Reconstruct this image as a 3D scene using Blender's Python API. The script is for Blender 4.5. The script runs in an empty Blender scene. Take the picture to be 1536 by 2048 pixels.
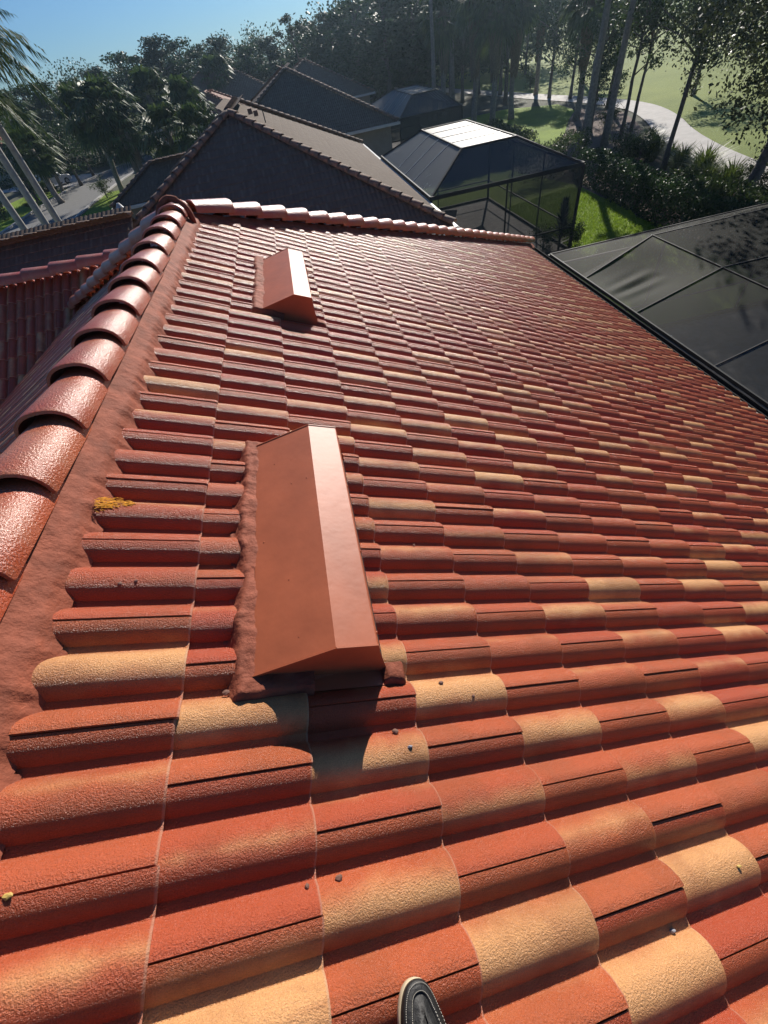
import bpy, bmesh, math, random
import numpy as np
from mathutils import Vector, Matrix
random.seed(7); np.random.seed(7)
R = math.radians
scene = bpy.context.scene
col = scene.collection

# ------------------------------------------------------------------ camera
CAM = np.array([1.0514, -0.1246, 7.3856])
F = 822.31                                   # focal length in pixels of the 1536x2048 photograph
M = np.array([[0.97077, -0.23899, 0.02220], [-0.19444, -0.72880, 0.65654], [-0.14073, -0.64167, -0.75396]])
cam_d = bpy.data.cameras.new('camera'); cam = bpy.data.objects.new('camera', cam_d); col.objects.link(cam)
mw = Matrix.Identity(4)
for i in range(3):
    mw[i][0] = M[i][0]; mw[i][1] = -M[i][1]; mw[i][2] = -M[i][2]; mw[i][3] = CAM[i]
cam.matrix_world = mw
cam_d.sensor_fit = 'VERTICAL'; cam_d.sensor_height = 24; cam_d.lens = 24 * F / 2048
cam_d.clip_start = 0.05; cam_d.clip_end = 5000
scene.camera = cam

# ------------------------------------------------------------------ light
SUN_EL, SUN_AZ = 26.5, 24.0                  # azimuth from +Y towards +X
w = bpy.data.worlds.new('World'); scene.world = w; w.use_nodes = True
nt = w.node_tree; bg = nt.nodes['Background']
sky = nt.nodes.new('ShaderNodeTexSky'); sky.sky_type = 'NISHITA'; sky.sun_disc = False
sky.sun_elevation = R(SUN_EL); sky.sun_rotation = R(SUN_AZ); sky.air_density = 1.0; sky.dust_density = 0.0; sky.ozone_density = 5.0
tint = nt.nodes.new('ShaderNodeMix'); tint.data_type = 'RGBA'; tint.blend_type = 'MULTIPLY'; tint.inputs[0].default_value = 1
tint.inputs[7].default_value = (0.66, 0.92, 1.22, 1); nt.links.new(sky.outputs[0], tint.inputs[6])
nt.links.new(tint.outputs[2], bg.inputs[0]); bg.inputs[1].default_value = 0.050
sd = bpy.data.lights.new('sun', 'SUN'); sd.energy = 5.0; sd.angle = R(0.53); sd.color = (1.0, 0.93, 0.84)
sun = bpy.data.objects.new('sun', sd); col.objects.link(sun)
sv = Vector((math.sin(R(SUN_AZ)) * math.cos(R(SUN_EL)), math.cos(R(SUN_AZ)) * math.cos(R(SUN_EL)), math.sin(R(SUN_EL))))
sun.rotation_euler = sv.to_track_quat('Z', 'Y').to_euler()
scene.view_settings.view_transform = 'Standard'; scene.view_settings.look = 'None'
scene.view_settings.exposure = 0.43; scene.view_settings.gamma = 1
scene.cycles.max_bounces = 6; scene.cycles.transparent_max_bounces = 16
scene.cycles.diffuse_bounces = 1; scene.cycles.glossy_bounces = 3

# ------------------------------------------------------------------ helpers
def ray(x, y):
    v = M @ np.array([(x - 768) / F, (y - 1024) / F, 1.0]); return v / np.linalg.norm(v)
def atz(x, y, z):
    v = ray(x, y); p = CAM + v * (z - CAM[2]) / v[2]; return Vector(p)
def aty(x, y, Y):
    v = ray(x, y); p = CAM + v * (Y - CAM[1]) / v[1]; return Vector(p)

def tag(o, label=None, cat=None, group=None, kind=None):
    if label: o['label'] = label
    if cat: o['category'] = cat
    if group: o['group'] = group
    if kind: o['kind'] = kind
    return o
def empty(name, loc=(0, 0, 0), rz=0):
    o = bpy.data.objects.new(name, None); col.objects.link(o); o.location = loc; o.rotation_euler = (0, 0, rz)
    o.empty_display_size = 0.1
    return o
def link(name, me, mat=None, parent=None, loc=None):
    o = bpy.data.objects.new(name, me); col.objects.link(o)
    if mat is not None and not me.materials:
        for m in (mat if isinstance(mat, (list, tuple)) else [mat]): me.materials.append(m)
    if parent: o.parent = parent
    if loc is not None: o.location = loc
    return o
def kids(o): return [c for c in list(bpy.data.objects) if c.parent == o]
def copy_tree(o, parent=None):
    c = o.copy(); col.objects.link(c); c.parent = parent
    for ch in kids(o): copy_tree(ch, c)
    return c

class MB:
    def __init__(s): s.v = []; s.f = []; s.mi = []
    def add(s, vs, fs, mi=0):
        n = len(s.v); s.v += [tuple(p) for p in vs]; s.f += [tuple(i + n for i in f) for f in fs]; s.mi += [mi] * len(fs); return s
    def box(s, x0, x1, y0, y1, z0, z1, mi=0):
        return s.add([(x, y, z) for z in (z0, z1) for y in (y0, y1) for x in (x0, x1)],
              [(0, 2, 3, 1), (4, 5, 7, 6), (0, 1, 5, 4), (2, 6, 7, 3), (0, 4, 6, 2), (1, 3, 7, 5)], mi)
    def bar(s, a, b, w=0.05, h=None, up=(0, 0, 1), mi=0):
        a = Vector(a); b = Vector(b); h = h or w; d = (b - a).normalized(); up = Vector(up)
        if abs(d.dot(up)) > 0.98: up = Vector((1, 0, 0))
        x = d.cross(up).normalized(); y = x.cross(d).normalized()
        vs = [p + x * sx * w / 2 + y * sy * h / 2 for p in (a, b) for sx, sy in ((-1, -1), (1, -1), (1, 1), (-1, 1))]
        return s.add(vs, [(0, 1, 2, 3), (7, 6, 5, 4), (0, 4, 5, 1), (1, 5, 6, 2), (2, 6, 7, 3), (3, 7, 4, 0)], mi)
    def tube(s, pts, rad, n=8, cap=True, mi=0, wob=0):
        pts = [Vector(p) for p in pts]; N = len(pts); vs = []; fs = []
        for i, p in enumerate(pts):
            d = (pts[min(i + 1, N - 1)] - pts[max(i - 1, 0)]).normalized()
            u = Vector((1, 0, 0)) if abs(d.x) < 0.8 else Vector((0, 1, 0))
            x = d.cross(u).normalized(); y = d.cross(x)
            r = rad[i] if isinstance(rad, (list, tuple)) else rad
            for k in range(n):
                a = 2 * math.pi * k / n; rr = r * (1 + random.uniform(-wob, wob))
                vs.append(p + x * math.cos(a) * rr + y * math.sin(a) * rr)
        for i in range(N - 1):
            for k in range(n):
                a = i * n + k; b = i * n + (k + 1) % n; fs.append((a, b, b + n, a + n))
        if cap: fs.append(tuple(range(n))[::-1]); fs.append(tuple((N - 1) * n + k for k in range(n)))
        return s.add(vs, fs, mi)
    def quad(s, a, b, c, d, mi=0): return s.add([a, b, c, d], [(0, 1, 2, 3)], mi)
    def mesh(s, name, mats, smooth=False):
        me = bpy.data.meshes.new(name); me.from_pydata(s.v, [], s.f); me.update()
        for m in (mats if isinstance(mats, (list, tuple)) else [mats]): me.materials.append(m)
        if any(s.mi): me.polygons.foreach_set('material_index', s.mi)
        if smooth: me.polygons.foreach_set('use_smooth', [True] * len(me.polygons))
        return me
    def build(s, name, mats, parent=None, smooth=False, fix=True):
        me = s.mesh(name, mats, smooth)
        if fix:
            bm = bmesh.new(); bm.from_mesh(me); bmesh.ops.recalc_face_normals(bm, faces=bm.faces); bm.to_mesh(me); bm.free()
        return link(name, me, None, parent)

def bevel(o, wd=0.01, seg=2):
    m = o.modifiers.new('bevel', 'BEVEL'); m.width = wd; m.segments = seg; m.limit_method = 'ANGLE'; m.angle_limit = R(40)
    return o

# ------------------------------------------------------------------ materials
def new_mat(name):
    m = bpy.data.materials.new(name); m.use_nodes = True
    return m, m.node_tree, m.node_tree.nodes['Principled BSDF']
def N(nt, t, **kw):
    n = nt.nodes.new(t)
    for k, v in kw.items(): setattr(n, k, v)
    return n
def math_n(nt, op, a, b=None, c=None):
    n = N(nt, 'ShaderNodeMath', operation=op)
    for i, x in enumerate((a, b, c)):
        if x is None: continue
        if isinstance(x, (int, float)): n.inputs[i].default_value = x
        else: nt.links.new(x, n.inputs[i])
    return n.outputs[0]
def ramp(nt, fac, stops, interp='LINEAR'):
    n = N(nt, 'ShaderNodeValToRGB'); cr = n.color_ramp; cr.interpolation = interp
    while len(cr.elements) < len(stops): cr.elements.new(0.5)
    for e, (p, c) in zip(cr.elements, stops):
        e.position = p; e.color = (*c, 1) if len(c) == 3 else c
    nt.links.new(fac, n.inputs[0]); return n.outputs[0]
def mix(nt, fac, a, b, mode='MIX'):
    n = N(nt, 'ShaderNodeMix', data_type='RGBA', blend_type=mode)
    for s, x in ((n.inputs[0], fac), (n.inputs[6], a), (n.inputs[7], b)):
        if isinstance(x, (int, float)): s.default_value = x
        elif isinstance(x, tuple): s.default_value = (*x, 1)
        else: nt.links.new(x, s)
    return n.outputs[2]
def noise(nt, scale, detail=3, rough=0.55, coord=None, dim='3D'):
    n = N(nt, 'ShaderNodeTexNoise'); n.inputs['Scale'].default_value = scale; n.inputs['Detail'].default_value = detail
    n.inputs['Roughness'].default_value = rough
    if coord is not None: nt.links.new(coord, n.inputs['Vector'])
    return n.outputs['Fac']
def bump(nt, h, strength, dist, bsdf, prev=None):
    b = N(nt, 'ShaderNodeBump'); b.inputs['Strength'].default_value = strength; b.inputs['Distance'].default_value = dist
    nt.links.new(h, b.inputs['Height'])
    if prev is not None: nt.links.new(prev, b.inputs['Normal'])
    nt.links.new(b.outputs[0], bsdf.inputs['Normal']); return b.outputs[0]
def simple(name, c, rough=0.6, var=0.25, scale=6, bmp=0.0, bscale=40, spec=0.5, metal=0.0, bd=0.01):
    m, nt, b = new_mat(name); tc = N(nt, 'ShaderNodeTexCoord').outputs['Object']
    f = noise(nt, scale, 5, 0.6, tc)
    lo = tuple(x * (1 - var) for x in c); hi = tuple(min(1, x * (1 + var)) for x in c)
    nt.links.new(ramp(nt, f, [(0.3, lo), (0.7, hi)]), b.inputs['Base Color'])
    b.inputs['Roughness'].default_value = rough; b.inputs['Specular IOR Level'].default_value = spec; b.inputs['Metallic'].default_value = metal
    if bmp: bump(nt, noise(nt, bscale, 4, 0.6, tc), bmp, bd, b)
    return m

def tile_mat(name, cols, tan_amt=0.55, coat=0.35, rough=0.42, grain=1.0, worn=0.35):
    """cols: red, orange, tan, brown; colour per tile read from the tile-number UV map"""
    m, nt, b = new_mat(name); red, orange, tan, brown = cols
    uv = N(nt, 'ShaderNodeUVMap', uv_map='tile').outputs[0]; tc = N(nt, 'ShaderNodeTexCoord').outputs['Object']
    sp = N(nt, 'ShaderNodeSeparateXYZ'); nt.links.new(uv, sp.inputs[0])
    fu = math_n(nt, 'FLOOR', sp.outputs[0]); fv = math_n(nt, 'FLOOR', sp.outputs[1])
    cb = N(nt, 'ShaderNodeCombineXYZ'); nt.links.new(fu, cb.inputs[0]); nt.links.new(fv, cb.inputs[1])
    wn = N(nt, 'ShaderNodeTexWhiteNoise', noise_dimensions='3D'); nt.links.new(cb.outputs[0], wn.inputs['Vector'])
    s2 = N(nt, 'ShaderNodeSeparateColor'); nt.links.new(wn.outputs['Color'], s2.inputs[0])
    ra, rb, rc = s2.outputs[0], s2.outputs[1], s2.outputs[2]
    fru = math_n(nt, 'FRACT', sp.outputs[0]); frv = math_n(nt, 'FRACT', sp.outputs[1])
    # base: red to orange per tile
    base = mix(nt, ra, red, orange)
    n1 = noise(nt, 7, 3, 0.6, tc)
    # tan flash: a soft band across the tile, position and strength vary per tile
    pos = math_n(nt, 'MULTIPLY_ADD', rb, 0.26, 0.38)
    d = math_n(nt, 'ABSOLUTE', math_n(nt, 'SUBTRACT', fru, pos))
    band = math_n(nt, 'SUBTRACT', 1.0, math_n(nt, 'MULTIPLY', d, 3.3))
    amt = math_n(nt, 'ADD', math_n(nt, 'MULTIPLY', rc, 1.1), math_n(nt, 'MULTIPLY', math_n(nt, 'SUBTRACT', n1, 0.5), 0.9))
    f = math_n(nt, 'SUBTRACT', math_n(nt, 'ADD', band, amt), 1.55 - tan_amt)
    mr = N(nt, 'ShaderNodeMapRange', interpolation_type='SMOOTHSTEP'); nt.links.new(f, mr.inputs[0])
    mr.inputs[1].default_value = 0.0; mr.inputs[2].default_value = 0.9
    c = mix(nt, mr.outputs[0], base, tan)
    # brown smudge
    n2 = noise(nt, 4.3, 4, 0.6, tc)
    f2 = ramp(nt, math_n(nt, 'ADD', n2, math_n(nt, 'MULTIPLY', ra, 0.12)), [(0.54, (0, 0, 0)), (0.72, (1, 1, 1))])
    c = mix(nt, math_n(nt, 'MULTIPLY', f2, 0.4), c, brown)
    # a few darker run-off stains drawn down the slope
    sc = N(nt, 'ShaderNodeMapping'); sc.inputs['Scale'].default_value = (1.2, 9, 1.2); nt.links.new(tc, sc.inputs[0])
    st = noise(nt, 3.0, 4, 0.6, sc.outputs[0]); c = mix(nt, ramp(nt, st, [(0.60, (0, 0, 0)), (0.78, (0.35, 0.35, 0.35))]), c, brown)
    # speckle of the paint and worn pale butt edge
    g = noise(nt, 330, 2, 0.6, tc)
    c = mix(nt, 0.5, c, ramp(nt, g, [(0.3, (0.6, 0.56, 0.54)), (0.55, (1.0, 1.0, 1.0)), (0.8, (1.3, 1.25, 1.15))]), 'MULTIPLY')
    e = ramp(nt, math_n(nt, 'ADD', frv, math_n(nt, 'MULTIPLY', n1, 0.01)), [(0.985, (0, 0, 0)), (0.995, (1, 1, 1))])
    c = mix(nt, math_n(nt, 'MULTIPLY', e, worn), c, (0.6, 0.42, 0.30))
    nt.links.new(c, b.inputs['Base Color'])
    b.inputs['Roughness'].default_value = rough; b.inputs['Specular IOR Level'].default_value = 0.2
    b.inputs['Coat Weight'].default_value = coat; b.inputs['Coat Roughness'].default_value = 0.25
    h = math_n(nt, 'ADD', noise(nt, 230, 3, 0.7, tc), math_n(nt, 'MULTIPLY', noise(nt, 55, 2, 0.5, tc), 0.35))
    p = bump(nt, h, 0.7 * grain, 0.0048, b)
    nt.links.new(p, b.inputs['Coat Normal'])
    return m

TILE = tile_mat('terracotta_tile_paint', ((0.43, 0.069, 0.025), (0.51, 0.116, 0.038), (0.72, 0.36, 0.145), (0.27, 0.075, 0.025)), 0.66, 0.65, 0.42, 1.6)
TILE_FAR = tile_mat('weathered_brown_tile', ((0.150, 0.108, 0.078), (0.175, 0.130, 0.095), (0.21, 0.165, 0.12), (0.115, 0.085, 0.062)), 0.35, 0.0, 0.85, 0.6, 0.0)
TILE_RED = tile_mat('faded_red_tile', ((0.22, 0.07, 0.05), (0.28, 0.10, 0.06), (0.30, 0.18, 0.12), (0.12, 0.06, 0.05)), 0.3, 0.0, 0.7, 0.6)

def cap_mat(name, c1, c2, rough=0.42, coat=0.85):
    m, nt, b = new_mat(name); tc = N(nt, 'ShaderNodeTexCoord').outputs['Object']
    oi = N(nt, 'ShaderNodeObjectInfo').outputs['Random']
    c = mix(nt, oi, c1, c2)
    n1 = noise(nt, 6, 4, 0.6, tc)
    c = mix(nt, ramp(nt, n1, [(0.45, (0, 0, 0)), (0.7, (0.5, 0.5, 0.5))]), c, (0.52, 0.26, 0.15))
    g = noise(nt, 300, 2, 0.6, tc)
    c = mix(nt, 0.4, c, ramp(nt, g, [(0.3, (0.6, 0.55, 0.5)), (0.7, (1.1, 1.1, 1.1))]), 'MULTIPLY')
    nt.links.new(c, b.inputs['Base Color']); b.inputs['Roughness'].default_value = rough
    b.inputs['Coat Weight'].default_value = coat; b.inputs['Coat Roughness'].default_value = 0.24
    h = noise(nt, 130, 3, 0.6, tc); p = bump(nt, h, 0.8, 0.006, b); nt.links.new(p, b.inputs['Coat Normal'])
    return m
CAP = cap_mat('glossy_cap_paint', (0.46, 0.075, 0.022), (0.52, 0.13, 0.045))
CAP_FAR = cap_mat('weathered_cap', (0.13, 0.09, 0.07), (0.17, 0.12, 0.09), 0.85, 0.0)
MORTAR = simple('painted_mortar', (0.27, 0.078, 0.042), 0.75, 0.30, 12, 0.55, 42, bd=0.012, spec=0.25)
METAL = simple('painted_vent_metal', (0.41, 0.108, 0.042), 0.52, 0.16, 4, 0.25, 5, bd=0.012)
STUCCO = simple('cream_stucco', (0.62, 0.55, 0.44), 0.85, 0.08, 3, 0.3, 120)
WHITE = simple('white_gutter_paint', (0.62, 0.60, 0.55), 0.45, 0.12, 4)
GUT_DK = simple('dark_metal_gutter', (0.03, 0.03, 0.03), 0.85, 0.2, 6, spec=0.1)
SOFFIT = simple('soffit_board', (0.35, 0.31, 0.26), 0.8, 0.1, 5)
GLASS, _g, _b = new_mat('dark_window_glass'); _b.inputs['Base Color'].default_value = (0.02, 0.03, 0.035, 1); _b.inputs['Roughness'].default_value = 0.08
BRONZE = simple('bronze_aluminium', (0.03, 0.032, 0.032), 0.7, 0.15, 6, spec=0.25)
BRONZE_L = simple('pale_aluminium', (0.42, 0.42, 0.40), 0.38, 0.1, 6)
CONC = simple('pale_concrete', (0.42, 0.40, 0.37), 0.85, 0.12, 1.5, 0.2, 60)
ASPH = simple('street_asphalt', (0.16, 0.16, 0.155), 0.85, 0.15, 2.5, 0.3, 90)
KERB = simple('kerb_concrete', (0.42, 0.41, 0.38), 0.85, 0.1, 3)
MULCH = simple('brown_mulch', (0.14, 0.095, 0.075), 0.95, 0.5, 9, 0.8, 30, bd=0.05)
EARTH = simple('dark_earth', (0.06, 0.065, 0.035), 0.95, 0.5, 3, 0.6, 14, bd=0.05)  # dark earth and grass mix of the base ground
DECK = simple('pool_deck_paver', (0.15, 0.135, 0.125), 0.8, 0.35, 5, 0.4, 35)
BARK = simple('grey_bark', (0.13, 0.11, 0.095), 0.9, 0.4, 8, 0.8, 18, bd=0.03)
BARK_P = simple('pale_bark', (0.24, 0.21, 0.18), 0.9, 0.35, 7, 0.8, 14, bd=0.03)
ROYAL = simple('smooth_palm_trunk', (0.33, 0.32, 0.29), 0.7, 0.2, 5, 0.3, 10)
SKIRT = simple('dead_palm_fronds', (0.16, 0.12, 0.075), 0.9, 0.4, 9)

def grass_mat(name, a, b_, sc=2.0):
    m, nt, b = new_mat(name); tc = N(nt, 'ShaderNodeTexCoord').outputs['Object']
    f = math_n(nt, 'ADD', math_n(nt, 'MULTIPLY', noise(nt, sc * 0.15, 4, 0.6, tc), 0.6), math_n(nt, 'MULTIPLY', noise(nt, sc * 9, 3, 0.7, tc), 0.4))
    nt.links.new(ramp(nt, f, [(0.38, a), (0.62, b_)]), b.inputs['Base Color']); b.inputs['Roughness'].default_value = 0.9
    b.inputs['Specular IOR Level'].default_value = 0.2
    bump(nt, noise(nt, sc * 14, 4, 0.7, tc), 0.9, 0.06, b); return m
LAWN = grass_mat('bright_lawn_grass', (0.13, 0.21, 0.018), (0.25, 0.36, 0.03))
FAIR = grass_mat('olive_fairway_grass', (0.15, 0.20, 0.035), (0.24, 0.29, 0.055), 0.6)

def leaf_mat(name, a, b_, c_=None, trans=0.3, rough=0.38):
    m, nt, b = new_mat(name); rough = max(rough, 0.5); b.inputs['Specular IOR Level'].default_value = 0.2
    g = N(nt, 'ShaderNodeNewGeometry').outputs['Random Per Island']
    tc = N(nt, 'ShaderNodeTexCoord').outputs['Object']
    f = math_n(nt, 'ADD', math_n(nt, 'MULTIPLY', g, 0.6), math_n(nt, 'MULTIPLY', noise(nt, 0.9, 2, 0.5, tc), 0.4))
    c = ramp(nt, f, [(0.15, a), (0.6, b_), (0.95, c_ or b_)])
    nt.links.new(c, b.inputs['Base Color']); b.inputs['Roughness'].default_value = rough
    tr = N(nt, 'ShaderNodeBsdfTranslucent'); nt.links.new(c, tr.inputs[0])
    mx = N(nt, 'ShaderNodeMixShader'); mx.inputs[0].default_value = trans
    nt.links.new(b.outputs[0], mx.inputs[1]); nt.links.new(tr.outputs[0], mx.inputs[2])
    nt.links.new(mx.outputs[0], nt.nodes['Material Output'].inputs[0]); return m
LEAF_D = leaf_mat('dark_evergreen_leaves', (0.020, 0.045, 0.016), (0.038, 0.075, 0.024), (0.07, 0.115, 0.03), 0.25, 0.5)
LEAF_M = leaf_mat('mid_green_leaves', (0.030, 0.055, 0.016), (0.055, 0.09, 0.025), (0.10, 0.13, 0.035))
LEAF_O = leaf_mat('olive_oak_leaves', (0.035, 0.050, 0.020), (0.065, 0.085, 0.030), (0.10, 0.11, 0.05), 0.2, 0.3)
LEAF_P = leaf_mat('palm_frond_green', (0.035, 0.062, 0.018), (0.06, 0.10, 0.025), (0.14, 0.17, 0.05), 0.25, 0.5)
LEAF_G = leaf_mat('ornamental_grass_blades', (0.06, 0.10, 0.02), (0.12, 0.17, 0.035), (0.20, 0.23, 0.06), 0.35, 0.5)
LEAF_C = leaf_mat('cordyline_leaves', (0.02, 0.03, 0.022), (0.035, 0.045, 0.03), (0.06, 0.06, 0.04), 0.2, 0.3)
LEAF_PINE = leaf_mat('grey_pine_needles', (0.026, 0.046, 0.020), (0.045, 0.070, 0.028), (0.08, 0.105, 0.045), 0.15, 0.6)

def screen_mat(name, open_, c, rough=0.35, spec=0.5):
    m, nt, b = new_mat(name); tc = N(nt, 'ShaderNodeTexCoord').outputs['Object']
    b.inputs['Base Color'].default_value = (*c, 1); b.inputs['Roughness'].default_value = rough; b.inputs['Specular IOR Level'].default_value = spec
    tr = N(nt, 'ShaderNodeBsdfTransparent'); mx = N(nt, 'ShaderNodeMixShader')
    f = math_n(nt, 'MULTIPLY_ADD', noise(nt, 0.8, 3, 0.5, tc), -0.16, 1 - open_ + 0.08)
    nt.links.new(f, mx.inputs[0]); nt.links.new(tr.outputs[0], mx.inputs[1]); nt.links.new(b.outputs[0], mx.inputs[2])
    nt.links.new(mx.outputs[0], nt.nodes['Material Output'].inputs[0]); return m
SCREEN = screen_mat('insect_screen_mesh', 0.32, (0.080, 0.088, 0.085), 0.52, 0.4)
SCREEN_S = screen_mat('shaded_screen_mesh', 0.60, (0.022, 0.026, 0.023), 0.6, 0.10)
SCREEN_W = screen_mat('wall_screen_mesh', 0.36, (0.05, 0.058, 0.056), 0.5, 0.3)

# ------------------------------------------------------------------ tiled slopes
BAR = 0.15; EXPO = 0.3487; HB = 0.044
SL = math.atan(0.5); CS, SN = math.cos(SL), math.sin(SL)
def prof(t):
    a = abs(((t / BAR + 0.5) % 1) - 0.5) * BAR / 0.0625
    return HB * (1 - a ** 2.2) ** 0.80 if a < 1 else 0.0
def tile_slope(name, O, D, A, ncourse, t0, t1, mats, parent, clips=(), s0=0.0, fine=True, first=0, bar=1.0, relief=1.0):
    """courses of double barrel tiles; O origin on the crest plane, D down the slope, A along the eave"""
    O = np.array(O, float); D = np.array(D, float); A = np.array(A, float); Nn = np.cross(A, D)
    if Nn[2] < 0: Nn = -Nn
    b2 = 2 * BAR * bar
    if fine:
        loc = [0.0] + [x * 2 * BAR for x in (0.03, .06, .10, .13, .16, .19, .205, .212, .25, .288, .295, .31, .34, .37, .41, .45, .5, .55, .59, .63, .66, .69, .705, .712, .75, .788, .795, .81, .84, .87, .90, .94, .965)] + [2 * BAR - 0.0042, 2 * BAR - 0.0035]
        hh = [prof(x) + (0.0035 if x < 0.02 else 0) for x in loc]; hh[-1] = HB - 0.006
        hh[0] = HB + 0.0035
    else:
        loc = [x * 2 * BAR for x in (0, .1, .19, .25, .31, .4, .5, .6, .69, .75, .81, .9)]; hh = [prof(x) * relief for x in loc]
    loc = np.array(loc) * bar; hh = np.array(hh)
    V = []; Fc = []; U = []; base = 0
    for k in range(first, ncourse):
        par = (k % 2) * BAR * bar
        i0 = math.floor((t0 - par) / b2) - 1; i1 = math.ceil((t1 - par) / b2) + 1
        cells = np.arange(i0, i1)
        t = (cells[:, None] * b2 + par + loc[None, :]).ravel(); h = np.tile(hh, len(cells))
        keep = (t >= t0) & (t <= t1); t = t[keep]; h = h[keep]
        u = (t - par) / b2
        n = len(t)
        # small irregularity per tile
        tile_id = np.floor(u + 1e-6).astype(int); rs = np.random.RandomState(k * 7 + 30)
        jt = rs.normal(0, 1, tile_id.max() - tile_id.min() + 1)[tile_id - tile_id.min()]
        sb = (k + 1) * EXPO + s0 + jt * 0.0016; sa = k * EXPO + s0
        rows = [(-0.03, -0.001, 0.0, 0), (0.35, 0.006, 0.35, 0), (0.95, 0.0145, 0.95, 0), (0.985, 0.0135, 0.985, 0), (1.0, 0.0105, 0.9999, 1), (1.0, -0.012, 0.9999, 2)]
        for (fr, dn, vv, md) in rows:
            s = sa + (sb - sa) * fr; hg = h * (0.97 if md == 1 else 1.0) + dn + jt * 0.0008
            if md == 2: hg = h * 0.9 + dn
            P = O + np.outer(np.broadcast_to(s, t.shape), D) + np.outer(t, A) + np.outer(hg - HB - 0.011, Nn)
            V.append(P); U.append(np.stack([u, np.full(n, k + 100 + vv)], 1))
        nr = len(rows); idx = base + np.arange(nr * n).reshape(nr, n)
        q = np.stack([idx[:-1, :-1], idx[:-1, 1:], idx[1:, 1:], idx[1:, :-1]], -1).reshape(-1, 4)
        Fc.append(q); base += nr * n
    V = np.concatenate(V); U = np.concatenate(U); Fc = np.concatenate(Fc)
    me = bpy.data.meshes.new(name); me.vertices.add(len(V)); me.vertices.foreach_set('co', V.ravel())
    me.loops.add(Fc.size); me.loops.foreach_set('vertex_index', Fc.ravel().astype(np.int32))
    me.polygons.add(len(Fc)); me.polygons.foreach_set('loop_start', np.arange(0, Fc.size, 4, dtype=np.int32))
    me.update(calc_edges=True)
    uvl = me.uv_layers.new(name='tile'); uvl.data.foreach_set('uv', U[Fc.ravel()].ravel())
    if clips:
        bm = bmesh.new(); bm.from_mesh(me)
        for co, no in clips:
            bmesh.ops.bisect_plane(bm, geom=bm.verts[:] + bm.edges[:] + bm.faces[:], plane_co=co, plane_no=no, clear_outer=True)
        bm.to_mesh(me); bm.free()
    me.polygons.foreach_set('use_smooth', [True] * len(me.polygons))
    try: me.set_sharp_from_angle(angle=R(42))
    except Exception: pass
    me.materials.append(mats)
    me.validate(); return link(name, me, None, parent)

def cap_mesh(name, mat, L=0.42, W=0.125, Hc=0.115, th=0.016, seg=14, flat=1.0):
    """barrel cap along +Y: narrow end far, wide open butt at y=0"""
    mb = MB(); vs = []
    ys = [0.0, 0.006, L * 0.5, L]
    for j, y in enumerate(ys):
        k = 1.0 - 0.16 * y / L
        for io in (0, 1):
            for i in range(seg + 1):
                a = math.pi * i / seg; rw = (W - io * th - (0.003 if j == 0 and io == 0 else 0)) * k; rh = (Hc - io * th - (0.003 if j == 0 and io == 0 else 0)) * k
                ca, sa_ = math.cos(a), math.sin(a)
                vs.append((rw * math.copysign(abs(ca) ** 0.85, ca), y, rh * sa_ ** 0.85))
    n = seg + 1; fs = []
    for j in range(len(ys) - 1):
        for io in (0, 1):
            for i in range(seg):
                a = (j * 2 + io) * n + i; b = ((j + 1) * 2 + io) * n + i
                fs.append((a, a + 1, b + 1, b) if io else (a, b, b + 1, a + 1))
    for j in (0, len(ys) - 1):
        for i in range(seg):
            a = j * 2 * n + i; b = (j * 2 + 1) * n + i; fs.append((a, a + 1, b + 1, b))
    for j in range(len(ys) - 1):
        for i in (0, seg):
            a = j * 2 * n + i; b = (j * 2 + 1) * n + i; c = (j + 1) * 2 * n + i; d = ((j + 1) * 2 + 1) * n + i; fs.append((a, b, d, c))
    mb.add(vs, fs)
    me = mb.mesh(name, mat, True)
    bm = bmesh.new(); bm.from_mesh(me); bmesh.ops.recalc_face_normals(bm, faces=bm.faces); bm.to_mesh(me); bm.free()
    try: me.set_sharp_from_angle(angle=R(45))
    except Exception: pass
    return me
def lay_caps(name, me, a, b, exposure, parent, tilt=0.035, roll=0.0, limit=99):
    """caps from a (butt end of first) towards b"""
    a = Vector(a); b = Vector(b); d = (b - a); L = d.length; d.normalize(); n = min(limit, max(1, round(L / exposure)))
    x = d.cross(Vector((0, 0, 1))).normalized(); z = x.cross(d).normalized()
    out = []
    for i in range(n):
        p = a + d * (L * i / n)
        dd = (d - z * tilt).normalized(); zz = x.cross(dd).normalized()
        rt = Matrix((x, dd, zz)).transposed().to_4x4()
        o = link(name, me, None, parent); jitter = Matrix.Rotation(random.uniform(-.012, .012), 4, 'Z') @ Matrix.Rotation(random.uniform(-.03, .03), 4, 'Y')
        o.matrix_local = Matrix.Translation(p + Vector((random.uniform(-.003, .003), 0, random.uniform(-.003, .003)))) @ rt @ jitter
        out.append(o)
    return out
def caps_joined(name, me, a, b, exposure, mat, parent):
    """far roofs: all the caps of one ridge or hip as one part"""
    a = Vector(a); b = Vector(b); d = b - a; L = d.length; d.normalize(); n = max(1, round(L / exposure))
    x = d.cross(Vector((0, 0, 1))).normalized(); z = x.cross(d).normalized(); mb = MB()
    vs = [v.co.copy() for v in me.vertices]; fs = [tuple(p.vertices) for p in me.polygons]
    for i in range(n):
        p = a + d * (L * i / n); dd = (d - z * 0.045).normalized(); zz = x.cross(dd).normalized()
        rt = Matrix((x, dd, zz)).transposed(); rt = rt.to_3x3()
        mb.add([p + rt @ v for v in vs], fs)
    return mb.build(name, mat, parent, True, False)

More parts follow.
